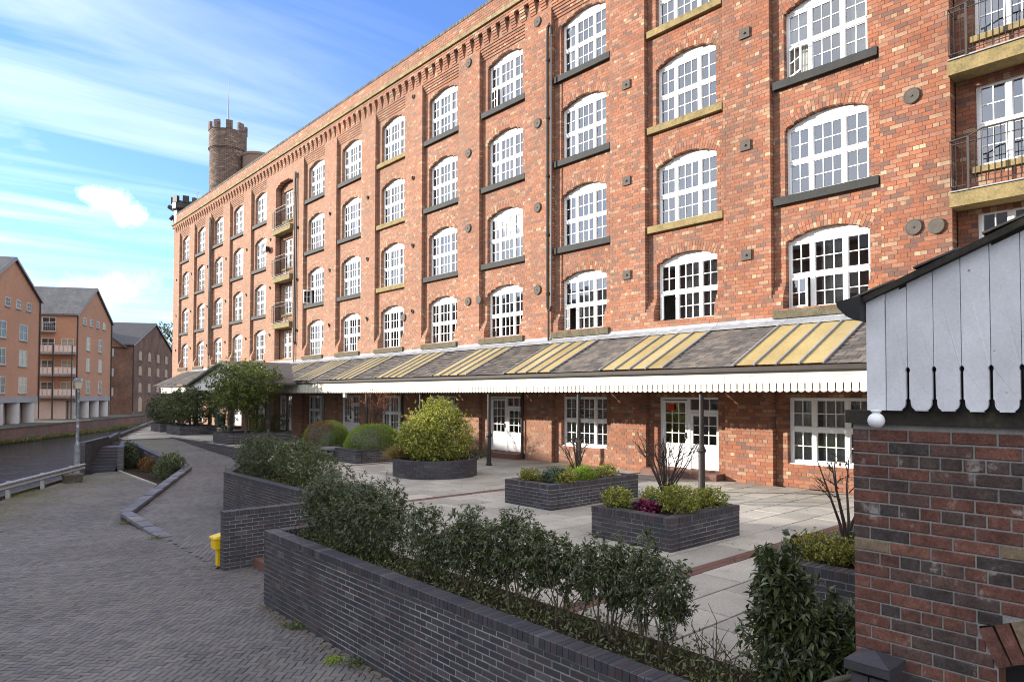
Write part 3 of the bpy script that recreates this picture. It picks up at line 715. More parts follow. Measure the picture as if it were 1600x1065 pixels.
GLG = [glazing_mesh(pane_rects(h=1.77, tr=.52)) for _ in range(3)]; GLB = [glazing_mesh(pane_rects(w=.98, h=1.91, my=.36)) for _ in range(3)]
PANE = {}
def panes(win, rects):
    for a, b_, c, d in rects:
        key = (round(b_-a, 3), round(d-c, 3))
        if key not in PANE:
            y, z = key[0]/2-.002, key[1]/2-.002
            PANE[key] = raw_mesh('pane', [(0, -y, -z), (0, -y, z), (0, y, z), (0, y, -z)], [(0, 1, 2, 3)], m_pane)
        o = obj('pane', PANE[key], win, (.04, (a+b_)/2, (c+d)/2)); o.rotation_euler = (0, random.gauss(0, .006), random.gauss(0, .006))
def sill_mesh(mat, x0, hw=1.36, h=.22): return MB().box(x0, .0, -hw, hw, -h, -.002).mesh('sill', mat)
SILL = {'k': sill_mesh(m_sillblk, -.30), 'y': sill_mesh(m_sillyel, -.30), 's': sill_mesh(m_sillstn, -.42)}
def curtain_mesh(y0, y1, h, x=.16):
    n = 22; V = []
    for i in range(n+1):
        y = y0+(y1-y0)*i/n; xx = x+.022*math.sin(i*1.9)+random.uniform(-.006, .006); V += [(xx, y, .05), (xx+random.uniform(-.01, .01), y, h)]
    F = np.array([(2*i, 2*i+1, 2*i+3, 2*i+2) for i in range(n)]); return raw_mesh('curtain', V, F, m_curtain, smooth=True)
CURT = [curtain_mesh(.55, 1.03, 1.8), curtain_mesh(-1.03, -.6, 1.8), curtain_mesh(-.42, .25, 1.8), curtain_mesh(-1.03, 1.03, 1.8)]
def blind_mesh(y0, y1, z0, z1):
    mb = MB(); z = z0
    while z < z1: mb.obox((.14, (y0+y1)/2, z), (.018, 0, .012), (0, (y1-y0)/2, 0), (-.001, 0, .0015)); z += .055
    return mb.mesh('blind', m_white)
BLIND = blind_mesh(-1.02, 1.02, .1, 1.7); BLINDH = blind_mesh(-1.02, 1.02, .95, 1.8)
CASE = MB(); cw, chh = .545, .80
CASE.box(-.03, .01, -cw, -cw+.045, 0, chh); CASE.box(-.03, .01, -.045, 0, 0, chh); CASE.box(-.028, .008, -cw+.045, -.045, 0, .05); CASE.box(-.028, .008, -cw+.045, -.045, chh-.045, chh)
CASE.box(-.02, 0, -cw/2-.011, -cw/2+.011, .05, chh-.045); CASE.box(-.019, -.001, -cw+.045, -.045, chh/2-.011, chh/2+.011); CASE = CASE.mesh('casement', m_white)
CPANE = raw_mesh('glazing', [(-.01, -cw+.04, .045), (-.01, -cw+.04, chh-.04), (-.01, -.04, chh-.04), (-.01, -.04, .045)], [(0, 1, 2, 3)], m_pane)
OPEN = {(0, 0): 16, (0, 2): 30, (1, 0): 48, (2, 0): 30, (7, 1): 75, (3, 3): 12}
YEL = {(1, 1), (1, 2), (1, 3), (5, 1), (5, 2), (5, 3)}
INDIV = {(0, 0), (0, 1), (0, 2), (1, 0), (1, 1), (1, 2), (2, 0), (2, 1), (2, 2), (2, 3)}
rw = random.Random(3)
for k in KS:
    yc = BAY0+BAYS*k
    if k in BALC:
        for i, zb in enumerate([4.76]+[s+.63 for s in SLABZ]):
            w = obj('window', FRB, mill, (XB+.12, yc, zb)); obj('glazing', GLB[i % 3], w, (0, 0, 0), 'stuff')
            if i: 
                mb = MB(); mb.box(-.2, 0, -1.05, 1.05, -.14, -.002); obj('sill', mb.mesh('sill', m_sillyel), w)
            if rw.random() < .6: obj('curtain', CURT[rw.choice((0, 1))], w)
        continue
    for i, zb in enumerate(ZB):
        a = obj('brick_arch', arch_v[1 if i == 3 else 2][rw.randrange(3)], mill, (XR-.001, yc, zb), kind='stuff')
        op = int((k, i) in OPEN)
        w = obj('window', FR[op], mill, (XW, yc, zb))
        if (k, i) in INDIV: panes(w, pane_rects(opened=op))
        else: obj('glazing', GL[op][rw.randrange(4)], w, kind='stuff')
        if op:
            c = obj('casement', CASE, w, (0, 1.02, .075)); c.rotation_euler = (0, 0, -math.radians(OPEN[(k, i)])); obj('glazing', CPANE, w, (0, 1.02, .075)).rotation_euler = c.rotation_euler
        sk = 's' if i == 0 else ('y' if (k, i) in YEL else 'k')
        if not (k == 1 and i == 0): obj('sill', SILL[sk], w)
        u = rw.random()
        if (k, i) == (0, 0): obj('curtain', CURT[2], w)
        elif (k, i) in ((1, 0), (2, 0)): obj('curtain', CURT[2], w); obj('curtain', CURT[1], w)
        elif (k, i) == (0, 1): obj('blind', BLINDH, w)
        elif u < .22: obj('curtain', CURT[0], w); obj('curtain', CURT[1], w)
        elif u < .36: obj('curtain', CURT[3], w)
        elif u < .48: obj('blind', BLIND, w)
        elif u < .62: obj('blind', BLINDH, w)
        elif u < .74: obj('curtain', CURT[2], w)
# ground floor windows and doors
def door_mb():
    mb = MB(); h = 2.24
    mb.box(0, .09, -1.09, -1.0, 0, h); mb.box(0, .09, 1.0, 1.09, 0, h); mb.box(.001, .089, -1.0, 1.0, h-.09, h); mb.box(-.005, .088, -.02, .10, 0, h-.09)
    def leaf(a, b_, z1, nc, nr, zp):
        mb.box(.02, .07, a, a+.08, .02, z1); mb.box(.02, .07, b_-.08, b_, .02, z1); mb.box(.021, .069, a+.08, b_-.08, .02, zp); mb.box(.021, .069, a+.08, b_-.08, z1-.08, z1)
        mb.box(.012, .02, a+.12, b_-.12, .12, zp-.10)
        for i in range(1, nc): y = a+.08+(b_-a-.16)*i/nc; mb.box(.028, .06, y-.012, y+.012, zp, z1-.08)
        for i in range(1, nr): z = zp+(z1-.08-zp)*i/nr; mb.box(.029, .059, a+.08, b_-.08, z-.012, z+.012)
    leaf(.10, 1.0, 2.12, 3, 4, .78); leaf(-1.0, -.02, 1.72, 3, 3, .78)
    mb.box(.0, .085, -1.0, -.02, 1.73, 1.83)
    for i in range(1, 3): y = -1.0+.98*i/3; mb.box(.028, .06, y-.012, y+.012, 1.83, 2.15)
    return mb
DOOR = door_mb().mesh('door', m_white)
DGL = glazing_mesh([(.18, .92, .78, 2.04), (-.92, -.1, .78, 1.64), (-1.0, -.02, 1.83, 2.15)], .045)
HANDLE = MB().box(-.05, .02, .13, .16, .95, 1.12).mesh('handle', m_iron)
STEP = MB().box(-.55, .02, -1.35, 1.35, -.2, -.012).mesh('step', m_band)
for k in KS:
    yc = BAY0+BAYS*k
    if k in DOORS:
        d_ = obj('door', DOOR, mill, (XW, yc, .2)); obj('glazing', DGL, d_, kind='stuff'); obj('handle', HANDLE, d_); obj('step', STEP, mill, (XW-.16, yc, .2))
    else:
        w = obj('window', FRG, mill, (XW, yc, .65)); obj('glazing', GLG[k % 3], w, kind='stuff')
        s = obj('sill', MB().box(-.12, 0, -1.1, 1.1, -.07, -.002).mesh('sill', m_white), w)
        if k == 2: obj('blind', BLIND, w)
        else: obj('curtain', CURT[0], w); obj('curtain', CURT[2], w); obj('curtain', CURT[1], w)
# red and white notice in the glazed door
mb = MB(); mb.box(XW+.0, XW+.006, 12.66, 12.90, 2.0, 2.2); mb.build('notice', m_redpaint, mill)
# balconies
def rail_mb():
    mb = MB(); hw = 1.32; x = -.62
    top = [(x, -hw, 1.16), (x, -hw+.35, 1.19), (x, -hw+.62, 1.30), (x, hw-.62, 1.30), (x, hw-.35, 1.19), (x, hw, 1.16)]
    mb.tube(top, .02, 5); mb.tube([(x, -hw, 1.07), (x, hw, 1.07)], .012, 5); mb.tube([(x, -hw, .12), (x, hw, .12)], .012, 5)
    for s in (-1, 1):
        for z in (1.16, .12): mb.tube([(x, s*hw, z), (-.02, s*hw, z)], .012, 5)
        for i in range(4): mb.tube([(x+.15*i, s*hw, .1), (x+.15*i, s*hw, 1.15)], .009, 4)
        mb.box(x-.022, x+.022, s*(hw-.35)-.022, s*(hw-.35)+.022, .02, 1.2)
    n = 22
    for i in range(1, n): y = -hw+2*hw*i/n; mb.tube([(x, y, .12), (x, y, 1.07+(.21 if abs(y) < hw-.6 else .08))], .0085, 4)
    return mb
RAIL = rail_mb().mesh('railing', m_iron)
for k in BALC:
    for s in SLABZ:
        yc = BAY0+BAYS*k
        b_ = obj('balcony', MB().box(-.58, .0, -1.355, 1.355, -.32, 0).mesh('balcony', m_sillyel), mill, (XB-.004, yc, s)); obj('railing', RAIL, b_)
        obj('floor_lead', MB().box(-.62, -.002, -1.35, 1.35, .002, .03).mesh('floor_lead', m_lead), b_)
# tie plates
disc = MB(); 
disc.lathe([(.19, 0), (.195, .03), (.17, .055), (.15, .05), (.03, .052), (.02, .075)], n=20)
DISC = disc.mesh('tie_plate', m_iron); m_plate = pmat('grey_iron', (.085, .072, .060), .75, .3, (6, .25), (40, .2)); DISC.materials[0] = m_plate
sq = MB(); sq.box(-.14, .14, -.16, .16, 0, .05); sq.lathe([(.04, .05), (.03, .09)], n=8); SQ = sq.mesh('tie_plate', m_plate)
blank = MB().lathe([(.18, 0), (.185, .05), (.17, .06)], n=20).mesh('tie_plate', m_plate)
esh = MB(); esh.tube([(-.02+.10*math.cos(a), .09*math.sin(a), .03) for a in np.linspace(.5, 5.2, 9)], .028, 5); ESH = esh.mesh('tie_plate', m_iron)
for k in range(-2, 14):
    for z in (6.46, 9.6, 12.84, 16.76):
        y = BAY0+BAYS*(k+.5)
        if k > 4 and z > 16: continue
        me = {-1: DISC, 0: SQ, 1: SQ, 2: DISC, 3: DISC}.get(k, ESH)
        if y > YE-.3 or y < YS+.3: continue
        o = obj('tie_plate', me, mill, (XP, y, z)); o.rotation_euler = (0, -PI/2, 0)
for y, z in ((5.17, 6.40), (22.1, 6.46), (27.9, 6.2)):
    o = obj('tie_plate', blank, mill, (XP, y, z)); o.rotation_euler = (0, -PI/2, 0)
# downpipes
for y, zt in ((17.93, 16.35), (40.35, 16.3), (56.6, 16.6)):
    mb = MB(); x = XP-.09
    mb.tube([(x, y-.22, zt-.4), (x, y-.20, zt-.12), (x, y-.11, zt), (x, y-.02, zt-.12), (x, y, zt-.4), (x, y, 5.75), (x, y-.06, 5.6), (x, y-.14, 5.6), (x, y-.2, 5.75)], .055, 8)
    mb.tube([(x, y-.22, zt-.4), (x, y-.2, 5.75)], .03, 6); mb.tube([(x, y-.05, 5.62), (x, y-.05, 4.4)], .04, 8)
    for z in np.arange(6.2, zt-.5, 2.2): mb.lathe([(.075, 0), (.075, .09)], (x, y, z), 8)
    mb.build('downpipe', m_iron, mill)
for y in (19.35, 27.9, 62): MB().tube([(XP-.07, y-.0, .05), (XP-.07, y, 2.9)], .06, 8).build('downpipe', m_iron, mill)
mb = MB(); mb.box(XP-.35, XP-.08, 44.3, 44.75, 12.0, 12.3); mb.box(XP-.08, XP, 44.48, 44.56, 12.1, 12.2); mb.build('floodlight', m_black, mill)

# ------------------------------------------------------------------ round battlemented tower on the roof, parapet turret at the far corner
t = thing('round_tower', 'round brown brick tower with battlements and a mast above the mill roof', 'tower', (20.5, 61.2, 17.9))
pc = Pieces(); R0 = 1.43
for j in range(72):
    z = .05+j*.105
    R = R0+(.06 if j > 56 else 0)+(.05 if j in (56, 57) else 0)
    n = 32
    for i in range(n):
        a = (i+.5*(j % 2))*2*PI/n
        pc.add((R*math.cos(a), R*math.sin(a), z+.05), np.array([math.cos(a), math.sin(a), 0])*.06, np.array([-math.sin(a), math.cos(a), 0])*(PI*R/n-.006), np.array([0, 0, .046]))
for i in range(9):
    for sub in range(3):
        for j in range(7):
            a = (i+.17*sub+.2)*2*PI/9; R = R0+.06
            pc.add((R*math.cos(a), R*math.sin(a), 7.6+j*.105+.05), np.array([math.cos(a), math.sin(a), 0])*.12, np.array([-math.sin(a), math.cos(a), 0])*.086, np.array([0, 0, .047]))
m_tower = pmat('tower_brick', [(0, (.19, .135, .11)), (.3, (.15, .112, .095)), (.6, (.22, .155, .122)), (.8, (.125, .098, .086)), (.94, (.29, .23, .185))], .92, .15, (.6, .2))
pc.build('brickwork', m_tower, t, 0, joined_name='brickwork')
mb = MB(); mb.lathe([(1.40, 0), (1.40, 5.9), (1.46, 6.0), (1.46, 7.6), (1.30, 7.6), (1.30, 7.0)], n=32); mb.build('wall', m_mortar, t)
mb = MB(); mb.tube([(0, 0, 6), (0, 0, 10), (0.02, 0, 12.4)], [.05, .04, .02], 6); mb.build('mast', m_bar, t)
mb = MB(); mb.lathe([(1.25, 0), (1.25, 5.3), (1.32, 5.35), (1.32, 5.55), (1.05, 5.6)], (1.9, -2.0, 0), 28); mb.build('stair_drum', m_tower, t)
t = thing('corner_turret', 'small dark battlemented turret at the far end of the mill roof', 'turret', (18.4, 66.1, 17.9))
mb = MB(); mb.lathe([(.9, 0), (.95, 1.2), (1.1, 1.4), (1.1, 1.9)], n=12); mb.build('wall', m_iron, t)
for i in range(7):
    a = i*2*PI/7; mb = MB(); mb.obox((1.0*math.cos(a), 1.0*math.sin(a), 2.2), (.14*math.cos(a), .14*math.sin(a), 0), (-.26*math.sin(a), .26*math.cos(a), 0), (0, 0, .3)); mb.build('merlon', m_iron, t)
mb = MB(); mb.tube([(-.8, .6, 1.5), (-1.15, .9, 1.75)], .2, 7); mb.tube([(-.8, .6, .9), (-1.05, .8, .55)], .16, 7); mb.build('bracket', m_iron, t)
for i, (y, h) in enumerate(((63.2, 2.1), (60.5, 1.2), (57.6, .9))):
    t = thing('roof_aerial', ('tall thin aerial', 'short aerial with crossbars', 'low loop shaped aerial')[i]+' on the mill roof near the tower', 'aerial', (18.6, y, 17.9), 'aerials on the mill roof')
    mb = MB(); mb.tube([(0, 0, 0), (0, 0, h+.7)], .03, 5); mb.tube([(0, -.3, h+.3), (0, .3, h+.3)], .015, 4); mb.build('pole', m_iron, t)

# ------------------------------------------------------------------ the glazed canopy along the mill
cano = thing('canopy', 'long slate and glass veranda roof with a cream scalloped valance along the mill', 'canopy')
XG, ZG, XC, ZC = 15.05, 3.20, 17.56, 4.42
cs = np.array([XC-XG, 0, ZC-ZG]); CLEN = np.linalg.norm(cs); cs /= CLEN; cn = np.array([-cs[2], 0, cs[0]])
mb = MB(); mb.add([(XG, -3, ZG-.06), (XG, 60, ZG-.06), (XC+.15, 60, ZC), (XC+.15, -3, ZC)], [(0, 1, 2, 3)]); mb.add([(XG, -3, ZG-.12), (XG, 60, ZG-.12), (XC+.15, 60, ZC-.06), (XC+.15, -3, ZC-.06)], [(0, 1, 2, 3)]); 
# rafters only, so the glass strips let light in
mb = MB(); slp = Pieces(); gp = Pieces(); bars = Pieces()
for k in range(-2, 13):
    y0 = BAY0-.06+BAYS*k; a, b_ = y0+1.13, y0+BAYS-1.13
    if 41 < y0 < 44.5 and False: pass
    V = [(XG, a, ZG-.05), (XG, b_, ZG-.05), (XC+.15, b_, ZC+.02), (XC+.15, a, ZC+.02)]
    mb = MB(); mb.prism(V, (0, 0, -.03)); mb.build('roof_boarding', m_darktim, cano)
    n = 8; w_ = (b_-a)/n
    for j in range(13):
        for i in range(-1, n):
            o_ = .5*(j % 2); ya, yb = a+(i+o_)*w_, a+(i+1+o_)*w_; ya, yb = max(ya, a), min(yb, b_)
            if yb-ya < .04: continue
            c = np.array([XG, 0, ZG])+cs*(j*.205+.12)+cn*(-.008+random.uniform(-.004, .004)); c[1] = (ya+yb)/2
            tl = random.uniform(-.004, .006)
            slp.add(c, cn*.006, np.array([0, (yb-ya-.006)/2, 0]), cs*.135-cn*(.016+tl))
    for i in range(4):
        yy = y0-1.1+.55*(i+.5); c = np.array([XG, yy, ZG])+cs*(CLEN*.485)+cn*.004
        gp.add(c, cn*.006, np.array([0, .268, 0]), cs*(CLEN*.475))
    for i in range(5):
        yy = y0-1.1+.55*i; c = np.array([XG, yy, ZG])+cs*(CLEN*.49)+cn*.03
        bars.add(c, cn*.022, np.array([0, .026, 0]), cs*(CLEN*.50))
slp.build('slate', m_slate, cano, 300, .002, joined_name='distant_slates'); gp.build('glazing_panel', m_glazing, cano, 60, .002); bars.build('glazing_bar', m_bar, cano, 75, .008)
mb = MB()
for a in np.arange(-2, 60, 2.15):
    mb.prism([(XC+.135, a, ZC+.20), (XC+.11, a, ZC+.10), (XC-.22, a, ZC-.05), (XC-.22, a, ZC-.062), (XC+.135, a, ZC+.05)], (0, 2.14, 0))
mb.build('lead_flashing', m_lead, cano, rnd=True)
mb = MB()
prof = [(XG-.13, 3.15), (XG-.12, 3.06), (XG-.06, 3.02), (XG-.005, 3.03), (XG-.0, 3.16), (XG-.02, 3.16), (XG-.03, 3.06), (XG-.07, 3.05), (XG-.105, 3.08), (XG-.115, 3.16)]
mb.prism([(x, -3, z) for x, z in prof], (0, 49, 0)); mb.prism([(x, 47, z) for x, z in prof], (0, 13, 0)); mb.build('gutter', m_iron, cano)
mb = MB(); mb.box(XG+.12, XG+.3, -3, 60, 2.95, 3.15); mb.build('beam', m_darktim, cano)
BW = .168
def valance_poly(w=BW-.004, z0=2.56, z1=3.02, nar=.013):
    h = w/2; P = [(-h, z1), (-h, z0+.215), (-h+nar*.3, z0+.21), (-h+nar, z0+.19), (-h+nar, z0+.075), (-h+nar*.6, z0+.06)]
    for a in np.linspace(PI, 2*PI, 9)[0:]: P.append((h*.94*math.cos(a), z0+.055+.055*math.sin(a)))
    P += [(h-nar*.6, z0+.06), (h-nar, z0+.075), (h-nar, z0+.19), (h-nar*.3, z0+.21), (h, z0+.215), (h, z1)]
    return P
VAL = MB().prism([(0, y, z) for y, z in valance_poly()], (.025, 0, 0)).mesh('valance_board', m_cream)
nv = int((46-1.5)/BW)
for i in range(nv):
    o = obj('valance_board', VAL, cano, (XG+random.uniform(-.003, .003), 1.6+BW*i, 0))
mb = MB()
for i in range(80): mb.prism([(XG, 46.6+BW*i+y, z) for y, z in valance_poly()], (.025, 0, 0))
mb.build('distant_valance', m_cream, cano, kind='stuff', rnd=True)
mb = MB(); mb.box(XG-.012, XG-.002, 1.5, 60, 2.95, 3.02); mb.build('fascia_strip', m_cream, cano)
# soffit end board of the canopy
post = MB().lathe([(.105, 0), (.105, .07), (.085, .09), (.085, 1.0), (.105, 1.02), (.115, 1.06), (.105, 1.10), (.085, 1.12), (.08, 1.16), (.062, 1.2), (.058, 2.5), (.085, 2.6), (.10, 2.7), (.10, 2.95)], n=14)
POST = post.mesh('post', m_iron, smooth=False)
for k in range(-3, 12): obj('post', POST, cano, (15.25, 9.87+4.3*k, 0))
mb = MB(); mb.box(XG+.03, XG+.16, 28.85, 29.0, 2.36, 2.62); mb.build('light_box', m_white, cano)

# gabled porch at the far end
t = thing('gabled_porch', 'white boarded gable porch breaking the canopy behind the largest tree', 'porch')
yc, hw_, xa = 40.4, 6.3, 13.5
mb = MB()
for i in range(32):
    ya = yc-hw_+i*2*hw_/32; yb = ya+2*hw_/32-.008
    za, zb2 = [3.05+1.25*(1-abs(q-yc)/hw_) for q in (ya, yb)]; zlo = 2.75
    mb.prism([(xa, ya, zlo), (xa, yb, zlo), (xa, yb, zb2), (xa, ya, za)], (.03, 0, 0))
mb.build('gable_board', m_white, t, kind='stuff', rnd=True)
for s, nm in ((-1, 'roof_slope'), (1, 'roof_slope')):
    mb = MB(); mb.prism([(xa-.25, yc, 4.42), (xa-.25, yc+s*(hw_+.3), 3.08), (xa-.25, yc+s*(hw_+.3), 2.98), (xa-.25, yc, 4.30)], (XC-xa+.3, 0, 0)); mb.build(nm, m_slate, t, rnd=True)
for s in (-1, 1):
    mb = MB(); mb.box(xa+.1, xa+.32, yc+s*5.9-.1, yc+s*5.9+.1, 0, 3.0); mb.build('post', m_darktim, t)
t = thing('wheelie_bin', 'black wheelie bin against the mill beyond the porch', 'bin', (16.6, 50.5, 0))
mb = MB(); mb.add([(-.26, -.3, .1), (.26, -.3, .1), (.26, .3, .1), (-.26, .3, .1), (-.3, -.36, 1.0), (.3, -.36, 1.0), (.3, .36, 1.0), (-.3, .36, 1.0)], [(0, 1, 2, 3), (0, 1, 5, 4), (1, 2, 6, 5), (2, 3, 7, 6), (3, 0, 4, 7)]); mb.build('body', m_black, t)
mb = MB(); mb.box(-.33, .33, -.4, .4, 1.0, 1.08); mb.build('lid', m_black, t)
for s in (-1, 1): mb = MB(); mb.tube([(.3, s*.3, .1), (.3, s*.36, .1)], .1, 10); mb.build('wheel', m_black, t)
t = thing('wall_sign', 'small red sign on the porch post by the dark bin', 'sign', (13.47, 46.0, 1.45))
mb = MB(); mb.box(-.03, 0, -.2, .2, 0, .45); mb.build('plate', m_redpaint, t); mb = MB(); mb.box(-.036, -.031, -.12, .12, .28, .36); mb.build('panel', m_white, t)
mb = MB(); mb.box(0, .06, -.03, .03, -1.45, .4); mb.build('post', m_iron, t)

# ------------------------------------------------------------------ boarded outbuilding by the terrace wall
t = thing('boarded_outbuilding', 'brick outbuilding with a white boarded gable and slotted board ends', 'building')
pc = Pieces(); X0 = 4.5; YL = 1.81
def arch_cut(y, z):   # doorway arch with slanted springer
    if z < .99: return y < 1.05
    if z < 1.19: return y < 1.05+(z-.99)*.45
    u = (1.14-y)/.072; return u > 0 and z < 1.195+.036*min(u, 11)-.0016*min(u, 11)**2
def row(j):
    z0 = -1.0+j*.0765
    hdr = j % 4 == 0; mdl = .1125 if hdr else .225; off = .056 if hdr else .1125*((j % 4) % 2)
    e = [YL]+[q for q in YL-.1-off-np.arange(0, 30)*mdl if q > -2.3]
    return z0, e
for j in range(44):
    z0, e = row(j)
    if z0+.0765 > 2.318: continue
    for a, b_ in zip(e[1:], e[:-1]):
        zc_ = z0+.0335; m_ = (a+b_)/2
        if arch_cut(a+.03, zc_) and arch_cut(b_-.03, zc_): continue
        if arch_cut(a+.02, zc_): 
            while arch_cut(a, zc_) and b_-a > .03: a += .01
        if b_-a < .03: continue
        pc.add((X0+.05+random.uniform(-.002, .002), (a+b_)/2, zc_), np.array([-.05, 0, 0]), np.array([0, (b_-a-.0105)/2, 0]), np.array([0, 0, .033]))
# some bricks are of a pale buff kind
buff = Pieces(); keep = Pieces(); rb = random.Random(5)
for c, a, r in zip(pc.C, pc.A, pc.R):
    (buff if rb.random() < .03 and np.linalg.norm(a[1]) > .07 else keep).add(c, *a, r)
keep.build('brick', m_red, t, 200, .004, joined_name='side_bricks'); buff.build('buff_brick', m_buff, t, 30, .004)
mb = MB(); mb.add([(X0+.009, YL-.006, -1.05), (X0+.009, YL-.006, 2.33), (X0+.009, -2.3, 2.33), (X0+.009, -2.3, 1.40), (X0+.009, .35, 1.40), (X0+.009, .75, 1.345), (X0+.009, 1.14, 1.2), (X0+.009, 1.05, .99), (X0+.009, 1.05, -1.05)], [tuple(range(9))])
mb.add([(X0+.009, YL-.006, -1.05), (9, YL-.006, -1.05), (9, YL-.006, 2.33), (X0+.009, YL-.006, 2.33)], [(0, 1, 2, 3)])
mb.add([(9, -2.3, -1.05), (9, YL-.006, -1.05), (9, YL-.006, 3.1), (9, -2.3, 3.1)], [(0, 1, 2, 3)])
mb.build('mortar', m_redmortar, t)
MB().box(X0+.16, X0+.2, -2.2, 1.16, -1.0, 1.39).build('door', m_black, t)  # black sheet painting the darkness inside the open archway, no real door
MB().box(X0+.02, X0+.158, 1.052, 1.16, -1.0, .985).build('door_jamb', m_red, t)
# doorway arch: voussoirs rising from the springer
for i in range(12):
    ya = 1.05-.0*i; ang = math.radians(24.5-i*2.4)
    c = np.array([X0+.045, 1.0625-.072*i, 1.107+.036*i-.0016*i*i])
    up = np.array([0, math.sin(ang), math.cos(ang)]); sd_ = np.array([0, math.cos(ang), -math.sin(ang)])
    mb = MB(); mb.obox(c, (-.052, 0, 0), up*.105, sd_*.034); mb.build('arch_brick', m_red if i % 3 != 2 else m_buff, t)
mb = MB(); mb.box(X0-.025, X0+.12, -2.4, YL+.03, 2.318, 2.40); mb.build('timber_plate', m_darktim, t)
# boards with keyhole slots
XBD = 4.42
def rake(y): return 3.12+(1.57-y)*.405 if y > -.55 else 3.12+(1.57+.55)*.405-(-.55-y)*.405
mb = MB(); mb.prism([(XBD-.012, 1.68, 2.402), (XBD-.012, 1.575, 2.402), (XBD-.012, 1.575, rake(1.575)), (XBD-.012, 1.68, rake(1.68))], (.05, 0, 0)); mb.build('corner_board', m_wood, t)
ed = [1.572]+[1.455-.1385*i for i in range(27)]
for i, (b_, a) in enumerate(zip(ed[:-1], ed[1:])):
    g = .0018; z0 = 2.402
    def slot(y, s):   # edge profile going up on the side s (inward sign)
        return [(y+s*.036, z0), (y+s*.036, z0+.007), (y+s*.028, z0+.012), (y+s*.020, z0+.022), (y+s*.0145, z0+.04), (y+s*.0145, z0+.066), (y+s*.0085, z0+.07), (y+s*.0085, z0+.225), (y+s*.0125, z0+.235), (y+s*.0125, z0+.247), (y+s*.006, z0+.257), (y+s*g, z0+.26)]
    L_ = slot(a, 1) if a > -2.2 else [(a, z0)]
    R_ = slot(b_, -1) if i else [(b_, z0)]
    P = R_[::-1]; P = [(b_-g, rake(b_-g))]+P+L_+[(a+g, rake(a+g))]
    if a < -.55 < b_: P.append((-.55, rake(-.55)))
    mb = MB(); mb.prism([(XBD+random.uniform(-.002, .002), y, z) for y, z in P], (.022, 0, 0)); mb.build('gable_board', m_wood, t)
mb = MB(); mb.add([(XBD+.06, 1.7, 2.40), (XBD+.06, -2.8, 2.40), (XBD+.06, -2.8, rake(-2.8)), (XBD+.06, -.55, rake(-.55)), (XBD+.06, 1.7, rake(1.7))], [(0, 1, 2, 3, 4)]); mb.build('backing_board', m_black, t)
# roof: slates over both slopes, dark verge
def zr(y): return rake(y)+.035
vg = MB()
for a, b_ in ((1.715, -.55), (-.55, -2.85)):
    vg.prism([(XBD-.05, a, zr(a)-.045), (XBD-.05, b_, zr(b_)-.045), (XBD-.05, b_, zr(b_)-.006), (XBD-.05, a, zr(a)-.006)], (.10, 0, 0))
vg.build('verge_board', m_darktim, t)
rp_ = Pieces(); nrm = np.array([0, .375, .927]); sl_ = np.array([0, -.927, .375])
for s in (1, -1):
    for j in range(13):
        for i in range(19):
            y = 1.63-j*.185*.927; c = np.array([XBD+.065+i*.25+.125*(j % 2), y, zr(y)+.012+random.uniform(-.003, .003)])
            n_, s_ = nrm.copy(), sl_.copy()
            if s < 0: c[1] = -1.1-y; n_[1] *= -1; s_[1] *= -1
            rp_.add(c, n_*.006, np.array([.122, 0, 0]), s_*.125-n_*.012)
rp_.build('slate', m_slate, t, 60, .002, joined_name='roof_slates')
mb = MB(); mb.prism([(XBD, 1.7, zr(1.7)-.06), (XBD, -.55, zr(-.55)-.06), (XBD, -2.95, zr(-2.95)-.06), (XBD, -2.95, zr(-2.95)-.02), (XBD, -.55, zr(-.55)-.02), (XBD, 1.7, zr(1.7)-.02)], (4.8, 0, 0)); mb.build('roof_boarding', m_darktim, t)
gpz = [(1.80, 3.09), (1.795, 3.05), (1.765, 2.99), (1.72, 2.96), (1.685, 2.955), (1.685, 3.07), (1.70, 3.07), (1.70, 2.98), (1.74, 3.0), (1.78, 3.05), (1.785, 3.09)]
mb = MB(); mb.prism([(XBD-.09, y, z) for y, z in [(1.83, 3.08), (1.82, 3.04), (1.77, 2.985), (1.72, 2.955), (1.684, 2.95), (1.684, 3.10)]], (4.8, 0, 0)); mb.build('gutter', m_black, t)
mb = MB(); gl_ = [(.0005, -.053)]+[(.048*math.sin(a), -.048*math.cos(a)-.004) for a in np.linspace(.15, 2.7, 11)]+[(.024, .046), (.03, .05), (.03, .062)]
mb.lathe(gl_, (4.37, 1.615, 2.345), 24); mb.build('globe_lamp', m_globe, t, smooth=True)
# gate pier, timber rail at its foot
t = thing('gate_pier', 'small dark brick pier with a pyramid cap against the outbuilding corner', 'pier', (4.26, 1.60, 0))
pc = Pieces()
for j in range(25):
    for s in (-1, 1):
        pc.add((s*.05 if j % 2 else 0, 0 if j % 2 else s*.05, -1.0+j*.0765), *( (np.array([.045, 0, 0]), np.array([0, .095, 0]), np.array([0, 0, .033])) if j % 2 else (np.array([.095, 0, 0]), np.array([0, .045, 0]), np.array([0, 0, .033])) ))
pc.build('brick', m_blue, t, 0, joined_name='brickwork')
mb = MB(); mb.box(-.125, .125, -.125, .125, .895, .945); mb.add([(-.125, -.125, .947), (.125, -.125, .947), (.125, .125, .947), (-.125, .125, .947), (0, 0, 1.0)], [(0, 1, 4), (1, 2, 4), (2, 3, 4), (3, 0, 4)]); mb.build('cap', m_blue, t)
t = thing('timber_rail', 'weathered curved timber rail running down from the gate pier', 'rail')
mb = MB(); mb.tube([(4.22, 1.62, .87), (4.2, 1.78, .79), (4.16, 1.95, .68), (4.12, 2.1, .56), (4.08, 2.3, .40)], [.016, .02, .02, .02, .018], 8); mb.build('rail', m_timber, t, smooth=True)
